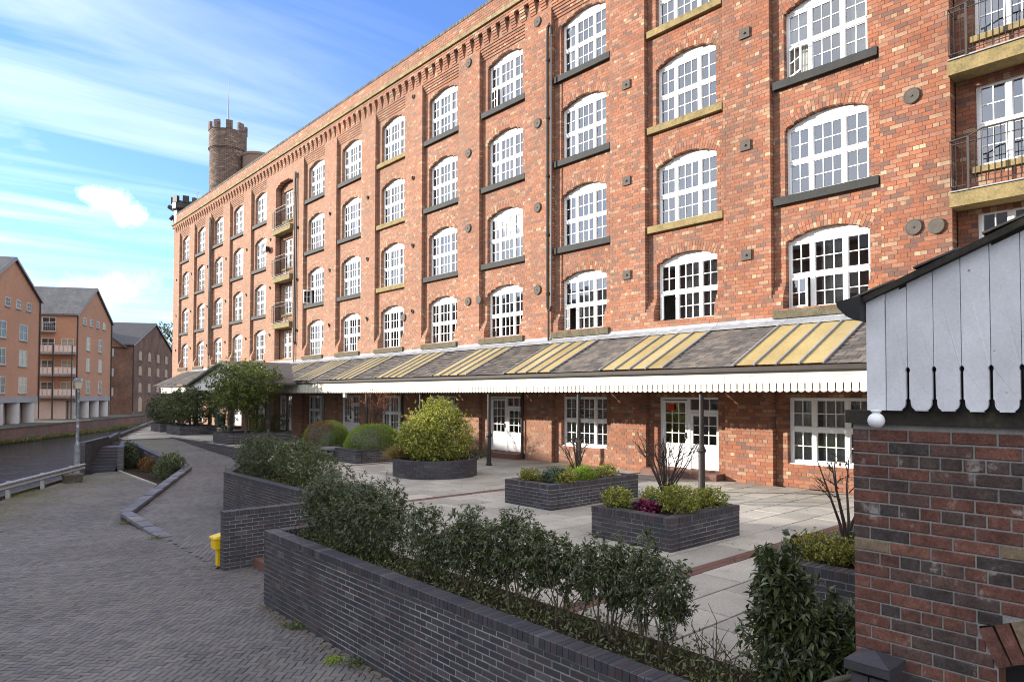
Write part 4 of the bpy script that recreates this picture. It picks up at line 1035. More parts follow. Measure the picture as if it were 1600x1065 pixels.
mb = MB(); mb.obox((4.19, 1.86, .62), (.012, 0, 0), (-.03, .24, -.14), (0, 0, .1)); mb.build('board', m_timber, t)

# ------------------------------------------------------------------ planters in the courtyard
def rect_planter(label, x0, x1, y0, y1, h, top=100, soil=True):
    t = thing('brick_planter', label, 'planter', group='dark brick planters in the courtyard'); pc, cp = Pieces(), Pieces(); th = .215; q = th/2
    for a, b_ in (((x0+q, y0), (x0+q, y1)), ((x1-q, y1), (x1-q, y0)), ((x0+th+.004, y0+q), (x1-th-.004, y0+q)), ((x1-th-.004, y1-q), (x0+th+.004, y1-q))):
        wall(t, a, b_, -.02, h, th, m_blue, m_bluemortar, pieces=pc, cappieces=cp)
    pc.build('brick', m_blue, t, top, .004, joined_name='small_bricks'); cp.build('coping_brick', m_blue, t, top//2, .005, joined_name='small_coping_bricks')
    mb = MB(); mb.box(x0+th, x1-th, y0+th, y1-th, .05, h-.05); mb.build('soil', m_soil, t); return t
rect_planter('rectangular dark brick planter with a bare red stemmed shrub and three variegated bushes', 9.02, 11.08, 6.40, 8.08, .54, 180)
rect_planter('rectangular dark brick planter with lime stains and a mixed row of low plants', 10.32, 13.32, 10.4, 11.92, .55, 120)
rect_planter('dark brick planter half hidden behind the outbuilding and the glossy shrub', 7.70, 11.35, 2.62, 4.22, .55, 90)
rect_planter('dark brick planter with a clipped green dome next to the bench recess', 11.95, 14.3, 21.95, 23.6, .50, 60)
rect_planter('dark brick planter with a dome half green and half rusty brown', 11.7, 14.2, 24.3, 26.6, .50, 30)
rect_planter('dark planter under the largest tree with a grey block corner', 11.75, 15.0, 34.4, 36.8, .55, 30)
rect_planter('far planter by the canal end holding a wide round evergreen', 12.15, 14.3, 44.1, 47.0, .55, 20)
rect_planter('farthest small planter beside the canal edge under dark shrubs', 12.2, 13.8, 48.6, 51, .55, 10)
t = thing('bench_seat', 'dark slab bench bridging two planters in the courtyard', 'bench', (11.75, 23.95, 0))
mb = MB(); mb.box(-.05, .6, -.36, .36, .40, .48); mb.build('seat', m_kerb, t)
for s in (-1, 1): mb = MB(); mb.box(.0, .55, s*.345-.03, s*.345+.03, 0, .398); mb.build('support', m_blue, t)
mb = MB(); mb.box(.56, .6, -.31, .31, 0, .39); mb.build('back_panel', m_blue, t)
t = thing('round_planter', 'round dark brick planter holding the large golden variegated bush', 'planter', (12.24, 17.46, 0), group='dark brick planters in the courtyard')
pc, cp = Pieces(), Pieces(); R = 1.30
def rel(P):   # place pieces built round the origin under the thing, pick by where they stand
    return P
for j in range(6):
    n = 36
    for i in range(n):
        a = (i+.5*(j % 2))*2*PI/n; o_ = np.array([math.cos(a), math.sin(a), 0]); tt = np.array([-o_[1], o_[0], 0])
        pc.add(o_*(R-.1)+np.array([0, 0, .07*j+.035]), o_*.1, tt*(PI*R/n-.005), np.array([0, 0, .031]))
n = 104
for i in range(n):
    a = i*2*PI/n; o_ = np.array([math.cos(a), math.sin(a), 0]); tt = np.array([-o_[1], o_[0], 0])
    cp.add(o_*(R-.1)+np.array([0, 0, .475]), np.array([0, 0, .052]), tt*(PI*R/n-.004), o_*.104)
off = np.array([12.24, 17.46, 0])
pc.C = [c+off for c in pc.C]; cp.C = [c+off for c in cp.C]
holder = t; t.location = (0, 0, 0)
pc.build('brick', m_blue, t, 110, .004, joined_name='small_bricks', only=lambda C: (C[:, 1] < 18) & (C[:, 0] < 13.4)); cp.build('coping_brick', m_blue, t, 60, .004, joined_name='small_coping_bricks', only=lambda C: C[:, 1] < 18)
mb = MB(); mb.lathe([(R-.012, 0), (R-.012, .515), (R-.19, .515), (R-.19, .44), (.02, .46)], off, 48); mb.build('mortar', m_bluemortar, t)
mb = MB(); mb.lathe([(R-.2, .45), (.01, .52)], off, 24); mb.build('soil', m_soil, t)

# ------------------------------------------------------------------ plants
def unit(v): return v/(np.linalg.norm(v, axis=-1, keepdims=True)+1e-9)
def leaf_mesh(name, mat, P, Dr, L, W, fold=.25, upv=None):
    n = len(P); Dr = unit(Dr); ref = rng.normal(0, .45, (n, 3))+np.array([0, 0, 1.]) if upv is None else upv
    S = unit(np.cross(Dr, ref)); N_ = np.cross(S, Dr); L = L*rng.uniform(.7, 1.2, (n, 1)); W = W*rng.uniform(.75, 1.2, (n, 1))
    mid = P+Dr*L*.45+N_*W*fold; V = np.stack([P, mid+S*W/2, P+Dr*L-N_*L*.10, mid-S*W/2, P+Dr*L*.5-N_*0], 1)
    V = V.reshape(-1, 3); b = 5*np.arange(n)[:, None]
    F = np.concatenate([b+np.array([[0, 4, 1]]), b+np.array([[1, 4, 2]]), b+np.array([[0, 3, 4]]), b+np.array([[3, 2, 4]])])
    return raw_mesh(name, V, F.astype(np.int32), mat, np.repeat(rng.random(n), 5))
def lobe_points(lobes, n, inner=.45):
    vol = np.array([l[3]*l[4]*l[5] for l in lobes])**.8; pick = rng.choice(len(lobes), n, p=vol/vol.sum()); l = np.array(lobes)[pick]
    d = unit(rng.normal(0, 1, (n, 3))); r = rng.uniform(inner, 1, (n, 1))**.6
    P = l[:, :3]+d*r*l[:, 3:6]; return P, unit(d/l[:, 3:6])
def foliage(name, mat, parent, lobes, ncl, per, L, W, up=.6, spread=(.5, 1.5), zmin=.02, inner=.45, droop=.0):
    C, out = lobe_points(lobes, ncl, inner); rr = np.mean([l[3] for l in lobes]); C = C+rng.normal(0, .13*rr, C.shape)*(rng.random((len(C), 1)) < .5)+out*rr*.35*rng.random((len(C), 1))*(rng.random((len(C), 1)) < .16); ok = C[:, 2] > zmin; C, out = C[ok], out[ok]; n = len(C)
    ax = unit(out+np.array([0, 0, up])+rng.normal(0, .25, (n, 3)))
    C = np.repeat(C, per, 0); ax = np.repeat(ax, per, 0); n = len(C)
    ra = unit(np.cross(ax, unit(rng.normal(0, 1, (n, 3))))); th = rng.uniform(*spread, (n, 1))
    Dr = ax*np.cos(th)+ra*np.sin(th)-np.array([0, 0, droop]); P = C+ax*rng.uniform(-.5, .5, (n, 1))*L
    ok = P[:, 2] > zmin
    return obj(name, leaf_mesh(name, mat, P[ok], Dr[ok], L, W), parent, kind=None)
def stems(parent, base, tops, rad, mat, name='stem', bend=.12):
    mb = MB()
    for b_, tp in zip(base, tops):
        b_, tp = np.array(b_, float), np.array(tp, float); k1 = b_+(tp-b_)*.4+np.array([random.uniform(-bend, bend)*.6, random.uniform(-bend, bend)*.6, 0]); k2 = b_+(tp-b_)*.75+np.array([random.uniform(-bend, bend), random.uniform(-bend, bend), 0])
        mb.tube([b_, k1, k2, tp], [rad, rad*.8, rad*.6, rad*.35], 5)
    return mb.build(name, mat, parent)
def shrub(label, loc, lobes, mat, ncl, per, L, W, up=.6, spread=(.5, 1.5), ns=8, cat='shrub', name='shrub', group=None, rad=.010, bark=m_bark, droop=0, inner=.45, zmin=.02):
    t = thing(name, label, cat, loc, group); f_ = foliage('foliage', mat, t, lobes, ncl, per, L, W, up, spread, zmin, inner, droop)
    if ns:
        P, _ = lobe_points(lobes, ns, .3); base = [(random.uniform(-.5, .5)*l*.35, random.uniform(-.5, .5)*l*.35, 0) for l in [lobes[0][3]]*ns]
        base = [(p[0]*.4+random.uniform(-.06, .06), p[1]*.4+random.uniform(-.06, .06), -.02) for p in P]
        stems(t, base, P, rad, bark)
    return t
HG = 'evergreen shrubs planted behind the terrace wall'
def hedge_lobes(spec):   # columns of leafy stems: (dx, dy, top, radius, bottom)
    out = []
    for dx, dy, top, r, bot in spec: out.append((dx, dy, (top+bot)/2, r, r, (top-bot)/2))
    return out
HX = 5.10
def hedge(label, y, spec, n, per=9, L=.066, W=.021, ns=13, x=HX):
    sp = []
    for q in spec:
        sp.append(q)
        for _ in range(3):
            r = q[3]; sp.append((q[0]+random.uniform(-1, 1)*r*.8, q[1]+random.uniform(-1, 1)*r*.9, q[2]*random.uniform(.6, 1.08), r*random.uniform(.3, .55), max(.1, q[2]*random.uniform(.15, .5))))
    return shrub(label, (x, y, .10), hedge_lobes(sp), m_leaf_dark, int(n*1.0), per, L, W, .75, (.6, 1.75), ns, group=HG, droop=.25, rad=.009, inner=.3)
hedge('tallest dense dark shrub filling the planting bed next to the short steps', 10.2, [(0, .3, 1.12, .40, .05), (.05, -.25, 1.30, .42, .1), (-.05, -.8, 1.0, .40, .05), (.15, .75, .95, .3, .1)], 1500)
hedge('dense dark shrub beside the tallest one with arching side sprays', 8.75, [(0, .15, 1.12, .42, .05), (.05, -.35, 1.02, .38, .05)], 1050)
hedge('thin upright shrub with a pointed leafy top behind the terrace wall', 7.45, [(0, 0, .98, .26, .1), (.05, -.35, .72, .26, .1)], 520)
hedge('tall dark shrub with three leafy spires in the middle of the bed', 6.55, [(0, .15, 1.02, .20, .2), (0, -.1, 1.10, .22, .1), (.08, -.38, .92, .22, .1)], 720)
hedge('broad dark shrub with bare legs in the middle of the bed', 5.70, [(0, .2, 1.08, .22, .25), (.02, -.12, 1.15, .22, .2), (0, -.42, .95, .18, .3)], 720)
hedge('slim shrub with pale stems showing the paving through it', 4.98, [(0, .05, .98, .17, .38), (.03, -.22, .88, .17, .42)], 360)
hedge('airy dark shrub with hanging leaves and bare stems', 4.38, [(0, .1, 1.02, .19, .35), (.02, -.2, .98, .2, .3)], 430)
hedge('dark shrub with drooping leaves at the open end of the hedge row', 3.82, [(0, .08, 1.06, .18, .3), (.02, -.2, .98, .18, .35)], 400)
# nearest shrub: its leaves are big enough to be pieces of their own
t = hedge('large glossy leaved shrub standing in front of the half hidden planter', 2.50, [(-.02, .10, 1.25, .17, .5), (.0, .19, 1.02, .15, .3), (.02, .0, 1.08, .17, .3), (.0, -.17, .84, .17, .15), (0, .1, .6, .17, .02), (.03, -.26, .62, .13, .1)], 600, 9, .095, .033)
ln = 6; lv = raw_mesh('leaf', [(0, 0, 0), (.035, .017, .012), (.07, .017, .010), (.11, 0, -.012), (.07, -.017, .010), (.035, -.017, .012), (.05, 0, 0)], [(0, 6, 1), (1, 6, 2), (2, 6, 3), (3, 6, 4), (4, 6, 5), (5, 6, 0)], m_leaf_dark)
P, out = lobe_points([(-.02, .11, .80, .20, .18, .40), (0, -.12, .55, .22, .24, .34), (0, .12, .4, .22, .22, .32)], 290, .75)
for p, d in zip(P, out):
    o = obj('leaf', lv, t, tuple(p)); q = Vector(d+np.array([0, 0, random.uniform(-.6, .7)])+rng.normal(0, .5, 3)).normalized()
    o.rotation_euler = q.to_track_quat('X', 'Z').to_euler(); o.scale = (random.uniform(.8, 1.15),)*3
hedge('small leafy shrub against the outbuilding corner above the gate pier', 2.12, [(0, .05, .88, .2, .05), (.1, .1, .6, .2, .05)], 330, 9, .095, .03, x=5.3)
# bare twiggy shrubs between
for lb, y, h in (('dead twiggy stems standing in the gap of the hedge row', 3.25, .62), ('small bare twigs at the end of the planting bed', 2.98, .45)):
    t = thing('twiggy_shrub', lb, 'shrub', (5.2, y, .10)); b_ = [(random.uniform(-.12, .12), random.uniform(-.12, .12), 0) for _ in range(11)]
    stems(t, b_, [(q[0]*2.2, q[1]*2.2, h*random.uniform(.5, 1)) for q in b_], .006, m_bark)
# undergrowth in the bed
def scatter(name, mat, pts_fn, n, L, W, up=1.2, kind='stuff', droop=0):
    P = pts_fn(n); Dr = unit(rng.normal(0, 1, (n, 3))*np.array([1, 1, .5])+np.array([0, 0, up])); o = obj(name, leaf_mesh(name, mat, P, Dr, L, W), None, kind=kind); return o
def rectpts(x0, x1, y0, y1, z, h=0):
    return lambda n: np.stack([rng.uniform(x0, x1, n), rng.uniform(y0, y1, n), z+rng.random(n)**2*h], 1)
scatter('undergrowth', m_leaf_mid, rectpts(4.68, 5.45, 2.1, 10.9, .11, .22), 5200, .055, .022, .9)
scatter('undergrowth', m_leaf_mid, rectpts(7.1, 8.4, 14.2, 21.6, .16, .12), 2600, .06, .022, .9)
W3 = 'shrubs in the retaining bed beside the ramp'
shrub('wide dark shrub at the far end of the retaining bed by the ramp', (7.65, 19.7, .12), [(0, 0, .55, .62, 1.0, .62), (.1, .8, .5, .5, .6, .5), (0, -.7, .6, .5, .6, .55)], m_leaf_dark, 1500, 8, .075, .026, group=W3)
shrub('rounder grey flecked shrub behind the stair wall', (7.75, 17.2, .12), [(0, 0, .6, .62, .9, .58), (.05, -.8, .45, .5, .7, .5), (0, .6, .62, .5, .6, .5)], m_leaf_mid, 1500, 8, .07, .026, group=W3)
# round planter: big variegated bush, straw grass, dark low sprig
t = shrub('large golden variegated bush filling the round brick planter', (12.24, 17.46, .45), [(0, 0, .75, 1.02, 1.02, .82), (.1, -.1, 1.25, .72, .75, .62), (-.25, .35, .7, .8, .8, .7), (.3, -.45, .75, .7, .7, .75), (.05, .1, 1.55, .38, .4, .38), (-.55, -.25, .55, .5, .5, .5)], m_leaf_var, 4200, 7, .062, .036, .4, (.6, 1.7), 14, cat='bush', name='bush', inner=.62)
t = thing('straw_grass', 'dry straw coloured grass tuft on the edge of the round planter', 'grass tuft', (11.45, 18.2, .48))
P = rng.normal(0, .12, (900, 3))*np.array([1, 1, .1]); P[:, 2] = np.abs(P[:, 2]); obj('blades', leaf_mesh('blades', m_straw, P, np.stack([P[:, 0]*5-.25, P[:, 1]*5+.2, np.full(900, .9)], 1)+rng.normal(0, .3, (900, 3)), .5, .012), t)
shrub('low dark sprig spilling over the right rim of the round planter', (13.25, 16.75, .48), [(0, 0, .1, .4, .3, .18)], m_leaf_dark, 160, 7, .06, .025, ns=4, cat='plant', name='plant')
# clipped domes
def dome(label, loc, rx, ry, h, split=False):
    t = thing('clipped_dome', label, 'topiary', loc, 'clipped domes in the courtyard planters')
    mb = MB(); n = 20
    mb.lathe([(rx*.93*math.cos(a)**.75, h*.93*math.sin(a)) for a in np.linspace(0, 1.5, 9)], (0, 0, 0), n); mb.v = [(x, y*ry/rx, z) for x, y, z in mb.v]; mb.build('inner_twigs', m_leaf_dark, t, rnd=True)
    N_ = 11000; u = unit(rng.normal(0, 1, (N_, 3))); u[:, 2] = np.abs(u[:, 2]); hor = np.sqrt(np.clip(1-u[:, 2:]**2, 0, 1)); sh = np.where(hor > 0, hor**.75/(hor+1e-6), 1)
    P = u*np.concatenate([sh*rx, sh*ry, np.full((N_, 1), h)], 1)*(rng.uniform(.93, 1.03, (N_, 1))+.02*np.sin(u[:, :1]*7)*np.cos(u[:, 1:2]*6)); Dr = u+rng.normal(0, .6, (N_, 3))+np.array([0, 0, .3])
    if split:
        k = (u[:, 0] < -.0)&(u[:, 1]*.8-u[:, 0]*.3 < .35)&(u[:, 1] > -.75)
        obj('browned_foliage', leaf_mesh('browned_foliage', m_rust, P[k], Dr[k], .045, .020), t); P, Dr = P[~k], Dr[~k]
    obj('foliage', leaf_mesh('foliage', m_dome, P, Dr, .045, .020), t); return t
dome('wide low clipped green dome on the planter beside the bench', (13.15, 22.8, .46), 1.12, .95, .90)
dome('clipped dome with a large rusty brown patch on its side', (12.55, 25.5, .46), .95, .9, .95, True)
# sparse young tree between the domes with red leaves at the top
def branch_tree(label, loc, name, cat, nst, h, spr, rad, leaf=None, nleaf=0, L=.06, W=.03, mat=m_twig, sub=4, group=None, tip=.35):
    t = thing(name, label, cat, loc, group); mb = MB(); tips = []
    for i in range(nst):
        a = random.uniform(0, 2*PI); r = spr*random.uniform(.35, 1); hh = h*random.uniform(.7, 1)
        p0 = np.array([random.uniform(-.04, .04), random.uniform(-.04, .04), -.03]); p3 = np.array([r*math.cos(a), r*math.sin(a), hh])
        p1 = p0+(p3-p0)*np.array([.25, .25, .35]); p2 = p0+(p3-p0)*np.array([.7, .7, .7])+np.array([random.uniform(-.05, .05), random.uniform(-.05, .05), 0])
        mb.tube([p0, p1, p2, p3], [rad, rad*.75, rad*.5, rad*.25], 6); tips.append(p3)
        for _ in range(sub):
            f_ = random.uniform(.35, .95); q = p1+(p3-p1)*f_; a2 = a+random.uniform(-1.4, 1.4); l = h*random.uniform(.12, .28)
            e = q+np.array([l*math.cos(a2)*.7, l*math.sin(a2)*.7, l*random.uniform(.2, .9)]); mb.tube([q, (q+e)/2+np.array([0, 0, .02]), e], [rad*.35, rad*.25, rad*.15], 4); tips.append(e)
            for _ in range(2):
                e2 = e+np.array([random.uniform(-1, 1), random.uniform(-1, 1), random.uniform(0, 1)])*l*.4; mb.tube([(q+e)/2, e2], [rad*.18, rad*.1], 3, cap=False); tips.append(e2)
    mb.build('branches', mat, t, smooth=True)
    if nleaf:
        T = np.array(tips); T = T[T[:, 2] > h*tip]; P = T[rng.integers(0, len(T), nleaf)]+rng.normal(0, .05, (nleaf, 3)); obj('leaves', leaf_mesh('leaves', leaf, P, rng.normal(0, 1, (nleaf, 3))+np.array([0, 0, -.3]), L, W), t)
    return t
branch_tree('slender twiggy tree with thin red leaves at its top between the two domes', (13.6, 24.0, .4), 'young_tree', 'tree', 9, 2.15, 1.15, .024, m_redleaf, 330, .07, .035, sub=7, tip=.72)
branch_tree('bare multi stemmed shrub in the planter with three variegated bushes', (10.35, 7.45, .48), 'bare_shrub', 'shrub', 17, 1.25, .62, .020, m_redleaf, 12, .05, .03, sub=4)
branch_tree('bare forked shrub in the planter with the lime stains', (11.9, 11.1, .48), 'bare_shrub', 'shrub', 9, 1.12, .6, .022, m_redleaf, 8, .05, .03, sub=4)
branch_tree('bare forked shrub with a few red leaves beside the outbuilding', (8.9, 3.66, .48), 'bare_shrub', 'shrub', 5, 1.4, .45, .026, m_redleaf, 10, .06, .035, sub=3)
# low plants in planters
LP = 'low plants in the courtyard planters'
def lowplant(label, x, y, z, r, h, mat, n, L=.034, W=.022, per=7, cat='plant'):
    lb = [(0, 0, h*.5, r, r, h*.5)]+[(random.uniform(-.6, .6)*r, random.uniform(-.6, .6)*r, h*random.uniform(.4, .75), r*.5, r*.5, h*.35) for _ in range(5)]
    return shrub(label, (x, y, z), lb, mat, int(n*1.7), per, L, W, .5, (.5, 1.6), 7, cat, 'low_plant', LP, .006, inner=.5, zmin=.0)
lowplant('variegated bush at the corner of its planter nearest the lower planter', 9.35, 7.75, .47, .27, .42, m_leaf_var, 300)
lowplant('biggest variegated bush at the front corner of the planter with the bare red stems', 9.72, 6.72, .47, .34, .50, m_leaf_var, 460)
lowplant('variegated bush on the edge of the planter next to the iron post', 10.65, 6.75, .47, .34, .36, m_leaf_var, 360)
lowplant('small variegated plant at the foot of the bare red stems', 10.0, 7.55, .47, .22, .36, m_leaf_var, 150)
for i, (x, y, lb) in enumerate(((9.62, 7.38, 'purple ornamental cabbage nearest the corner bush'), (9.45, 7.12, 'bright purple ornamental cabbage on the planter rim'), (9.85, 7.15, 'dark purple ornamental cabbage between the variegated bushes'))):
    lowplant(lb, x, y, .46, .13, .16, m_purple, 26, .075, .06, 6)
lowplant('grey green plant between the cabbages and the bare stems', 9.95, 7.3, .46, .2, .2, m_leaf_grey, 70, .06, .03)
lowplant('bright yellow green plant at the far corner of the lime stained planter', 10.75, 11.45, .48, .3, .30, m_leaf_gold, 260)
lowplant('grey green plant in the lime stained planter', 11.0, 10.95, .48, .3, .34, m_leaf_grey, 200, .05, .026)
lowplant('golden plant leaning over the front rim of the lime stained planter', 10.95, 10.62, .48, .24, .28, m_leaf_gold, 220)
lowplant('fresh green grassy plant in the lime stained planter', 11.75, 10.75, .48, .26, .30, m_dome, 240, .11, .012)
lowplant('golden plant at the end of the lime stained planter nearest the iron post', 12.6, 10.8, .48, .33, .30, m_leaf_gold, 260)
lowplant('small gold plant at the foot of the forked bare shrub', 12.1, 11.4, .48, .25, .36, m_leaf_gold, 160)
lowplant('yellow green plant at the front of the planter by the outbuilding', 8.25, 3.62, .48, .36, .34, m_leaf_gold, 420)
lowplant('low yellow plant close to the outbuilding wall', 8.45, 3.05, .48, .36, .26, m_leaf_gold, 360)
lowplant('grey green plant behind the yellow ones by the outbuilding', 8.95, 3.35, .48, .26, .40, m_leaf_grey, 190, .05, .026)
lowplant('small magenta flowering plant by the outbuilding wall', 8.75, 3.0, .48, .12, .34, m_purple, 30, .05, .04)
# far trees and bushes
def tree(label, loc, lobes, mat, ncl, per, L, W, trunk, name='tree', cat='tree', nb=10):
    t = thing(name, label, cat, loc); foliage('crown', mat, t, lobes, ncl, per, L, W, .5, (.5, 1.6), .05, .35)
    mb = MB(); h = trunk; P, _ = lobe_points(lobes, nb, .3)
    mb.tube([(0, 0, -.1), (.05, .03, h*.5), (.12, -.05, h)], [.09, .075, .06], 8)
    for p in P:
        b_ = np.array([.05, 0, h*random.uniform(.35, 1)]); mb.tube([b_, (b_+p)/2+np.array([random.uniform(-.1, .1)]*3), p], [.04, .028, .010], 5)
    mb.build('trunk', m_bark, t, smooth=True); return t
tree('wide spreading tree with yellow green top in front of the porch', (13.0, 35.6, .45), [(0, .3, 2.75, 1.9, 2.0, .95), (-.3, -1.2, 2.5, 1.2, 1.3, .8), (.3, 1.5, 2.3, 1.3, 1.4, .8), (-.2, 0, 1.9, 1.6, 1.7, .8), (.2, .2, 3.35, .9, 1.0, .45), (.4, -1.9, 2.6, .7, .7, .5)], m_leaf_tree, 2600, 7, .13, .06, 1.3, nb=16)
shrub('grey leaved upright shrub under the spreading tree', (12.2, 36.3, .5), [(0, 0, .8, .5, .6, .8)], m_leaf_grey, 420, 7, .07, .035, cat='bush', name='bush')
shrub('small round green bush at the foot of the spreading tree', (13.6, 35.3, .5), [(0, 0, .5, .5, .5, .5)], m_leaf_tree, 380, 7, .07, .035, cat='bush', name='bush')
shrub('dark rounded bush behind the trunk of the spreading tree', (14.6, 35.6, .5), [(0, 0, .45, .5, .5, .45)], m_leaf_dark, 380, 7, .07, .035, cat='bush', name='bush')
shrub('wide round evergreen in the far planter by the porch', (13.2, 45.5, .45), [(0, 0, 1.3, 1.7, 1.8, 1.05), (-.4, .8, 1.2, 1.2, 1.2, .9), (.2, -.9, 1.45, 1.2, 1.2, .85), (0, 0, 1.9, 1.0, 1.0, .6)], m_leaf_mid, 2000, 7, .12, .06, cat='bush', name='bush', inner=.5)
shrub('darkest far bush at the water end of the courtyard', (13.1, 50.3, .45), [(0, 0, 1.1, 1.2, 1.4, 1.0), (-.2, .9, .9, .9, 1.0, .8)], m_leaf_dark, 1200, 7, .12, .06, cat='bush', name='bush', inner=.5)
shrub('rangy bush with long shoots in the low bed by the sloping parapet', (7.75, 30.1, -.93), [(0, -.2, .35, .4, .6, .35), (.1, -.4, .75, .4, .6, .25), (.15, -1.2, .78, .35, .5, .16), (.1, -.9, .95, .2, .3, .12), (0, .6, .3, .3, .4, .28)], m_leaf_mid, 620, 7, .085, .035, cat='bush', name='bush')
shrub('dark creeper climbing in the shaded corner by the canal stairs', (7.55, 35.6, -.93), [(.1, 0, .6, .3, .8, .65), (.25, .9, .55, .25, .6, .6)], m_leaf_dark, 500, 7, .08, .04, cat='plant', name='climbing_plant')
shrub('rusty brown low plants against the sloping parapet', (7.85, 33.4, -.93), [(0, 0, .3, .3, .7, .32)], m_rust, 240, 7, .07, .03, cat='plant', name='low_plant')
tree('thin half bare tree showing past the end of the mill', (42, 160, -1), [(0, 0, 14, 4, 4, 5), (2, 2, 11, 3, 3, 3.5), (-2, -1, 16, 2.4, 2.4, 2.6)], m_leaf_mid, 700, 6, .5, .25, 9)
# weeds, moss grass and litter on the lower path
def edgepts(n):
    y = rng.uniform(17, 34, n); d = rng.random(n)**2*2.6; return np.stack([2.25+.559*(y-27.9)+d, y, np.full(n, ZL-.01)], 1)
P = edgepts(60000); k = (np.sin(P[:, 0]*2.1+P[:, 1]*.7)+np.sin(P[:, 1]*1.9-P[:, 0])+rng.normal(0, .8, len(P))) > .75; k &= P[:, 0] < 6.8
P = P[k]; obj('grass_tufts', leaf_mesh('grass_tufts', m_grass, P, unit(rng.normal(0, 1, P.shape)*np.array([1, 1, .3])+np.array([0, 0, .6])), .04, .009), kind='stuff')
def weed(label, x, y, r, n, mat=m_leaf_mid, z=ZL): 
    t = thing('weed', label, 'weed', (x, y, z), 'weeds in the paving joints'); P = rng.normal(0, r, (n, 3))*np.array([1, 1, .25]); P[:, 2] = np.abs(P[:, 2]); obj('leaves', leaf_mesh('leaves', mat, P, unit(rng.normal(0, 1, (n, 3))*np.array([1, 1, .3])+np.array([0, 0, .5])), .05, .018), t)
weed('largest weed clump at the foot of the terrace wall', 4.36, 9.75, .10, 420); weed('small green weed out on the paving near the terrace wall', 4.15, 8.2, .055, 160, m_dome); weed('low weed patch closest to the camera by the terrace wall', 4.32, 7.9, .09, 200)
weed('weed clump at the corner of the zigzag kerb', 4.28, 20.4, .12, 200, m_grass); weed('weed at the low end of the zigzag kerb', 4.45, 17.9, .09, 160, m_grass); weed('dead leaf heap on the ramp by the shrub bed', 9.5, 27.3, .22, 260, m_litter, ramp_z(27.3))
P = np.stack([rng.uniform(-1, 4.4, 700), rng.uniform(6, 32, 700), np.full(700, ZL+.004)], 1); P = P[P[:, 0] > 2.3+.559*(P[:, 1]-27.9)]
obj('fallen_leaves', leaf_mesh('fallen_leaves', m_litter, P, unit(rng.normal(0, 1, P.shape)*np.array([1, 1, .08])), .05, .03), kind='stuff')
P = np.stack([4.36-rng.random(900)**2*.16, rng.uniform(3, 11.1, 900), np.full(900, ZL+.0)], 1); obj('wall_foot_litter', leaf_mesh('wall_foot_litter', m_litter, P, unit(rng.normal(0, 1, P.shape)*np.array([1, 1, .15])), .035, .018), kind='stuff')
n = 420; P = np.stack([rng.uniform(5.7, 17.4, n), rng.uniform(1.5, 40, n), np.full(n, .006)], 1)
P = P[[inside(CY, a, b_) and not any(c < a < d and e < b_ < f_ for c, d, e, f_ in FOOT) for a, b_, _ in P]]
obj('fallen_leaves', leaf_mesh('fallen_leaves', m_litter, P, unit(rng.normal(0, 1, P.shape)*np.array([1, 1, .08])), .05, .03), kind='stuff')
# green strip of water plants along the far quay
n = 9000; s = rng.uniform(-6, 75, n); e = -rng.random(n)*np.clip((s+8)/22, .15, 2.6); P = np.stack([W0[0]+E1[0]*s+E2[0]*e, W0[1]+E1[1]*s+E2[1]*e, np.full(n, ZW)], 1)
obj('reeds', leaf_mesh('reeds', m_grass, P, unit(rng.normal(0, .35, P.shape)+np.array([0, 0, 1])), .42, .10), kind='stuff')

# ------------------------------------------------------------------ lamp post, guard rail, grit bin
t = thing('lamp_post', 'grey lamp post with flaking paint and a square lantern beside the canal stairs', 'lamp post', (5.3, 34.0, ZL))
mb = MB(); mb.lathe([(.16, 0), (.16, .05), (.115, .08), (.115, 1.25), (.085, 1.38), (.065, 1.42), (.055, 3.6), (.055, 3.68)], n=12); mb.build('pole', m_lampgrey, t, smooth=True)
mb = MB(); mb.add([(-.09, -.09, 3.68), (.09, -.09, 3.68), (.09, .09, 3.68), (-.09, .09, 3.68), (-.15, -.15, 4.0), (.15, -.15, 4.0), (.15, .15, 4.0), (-.15, .15, 4.0)], [(0, 1, 2, 3), (0, 1, 5, 4), (1, 2, 6, 5), (2, 3, 7, 6), (3, 0, 4, 7)]); mb.build('lantern', m_cream, t)
mb = MB(); mb.add([(-.18, -.18, 4.0), (.18, -.18, 4.0), (.18, .18, 4.0), (-.18, .18, 4.0), (-.12, -.12, 4.14), (.12, -.12, 4.14), (.12, .12, 4.14), (-.12, .12, 4.14)], [(0, 1, 2, 3), (4, 5, 6, 7), (0, 1, 5, 4), (1, 2, 6, 5), (2, 3, 7, 6), (3, 0, 4, 7)]); mb.build('cap', m_lampgrey, t)
t = thing('concrete_block', 'squat dark block at the foot of the lamp post', 'block', (4.75, 31.4, ZL))
mb = MB(); mb.add([(-.28, -.28, 0), (.28, -.28, 0), (.28, .28, 0), (-.28, .28, 0), (-.34, -.3, .32), (.34, -.3, .32), (.34, .3, .32), (-.34, .3, .32)], [(4, 5, 6, 7), (0, 1, 5, 4), (1, 2, 6, 5), (2, 3, 7, 6), (3, 0, 4, 7)]); mb.build('body', m_timber, t)
t = thing('guard_rail', 'galvanised steel crash barrier along the canal edge of the lower path', 'barrier')
def gl(y): return np.array([2.42+.559*(y-27.9)+.02, y])
d = unit(np.array([.559, 1.0])); n_ = np.array([d[1], -d[0]])
prof = [(0, -.125), (.045, -.10), (.06, -.065), (.012, -.025), (.012, .025), (.06, .065), (.045, .10), (0, .125)]
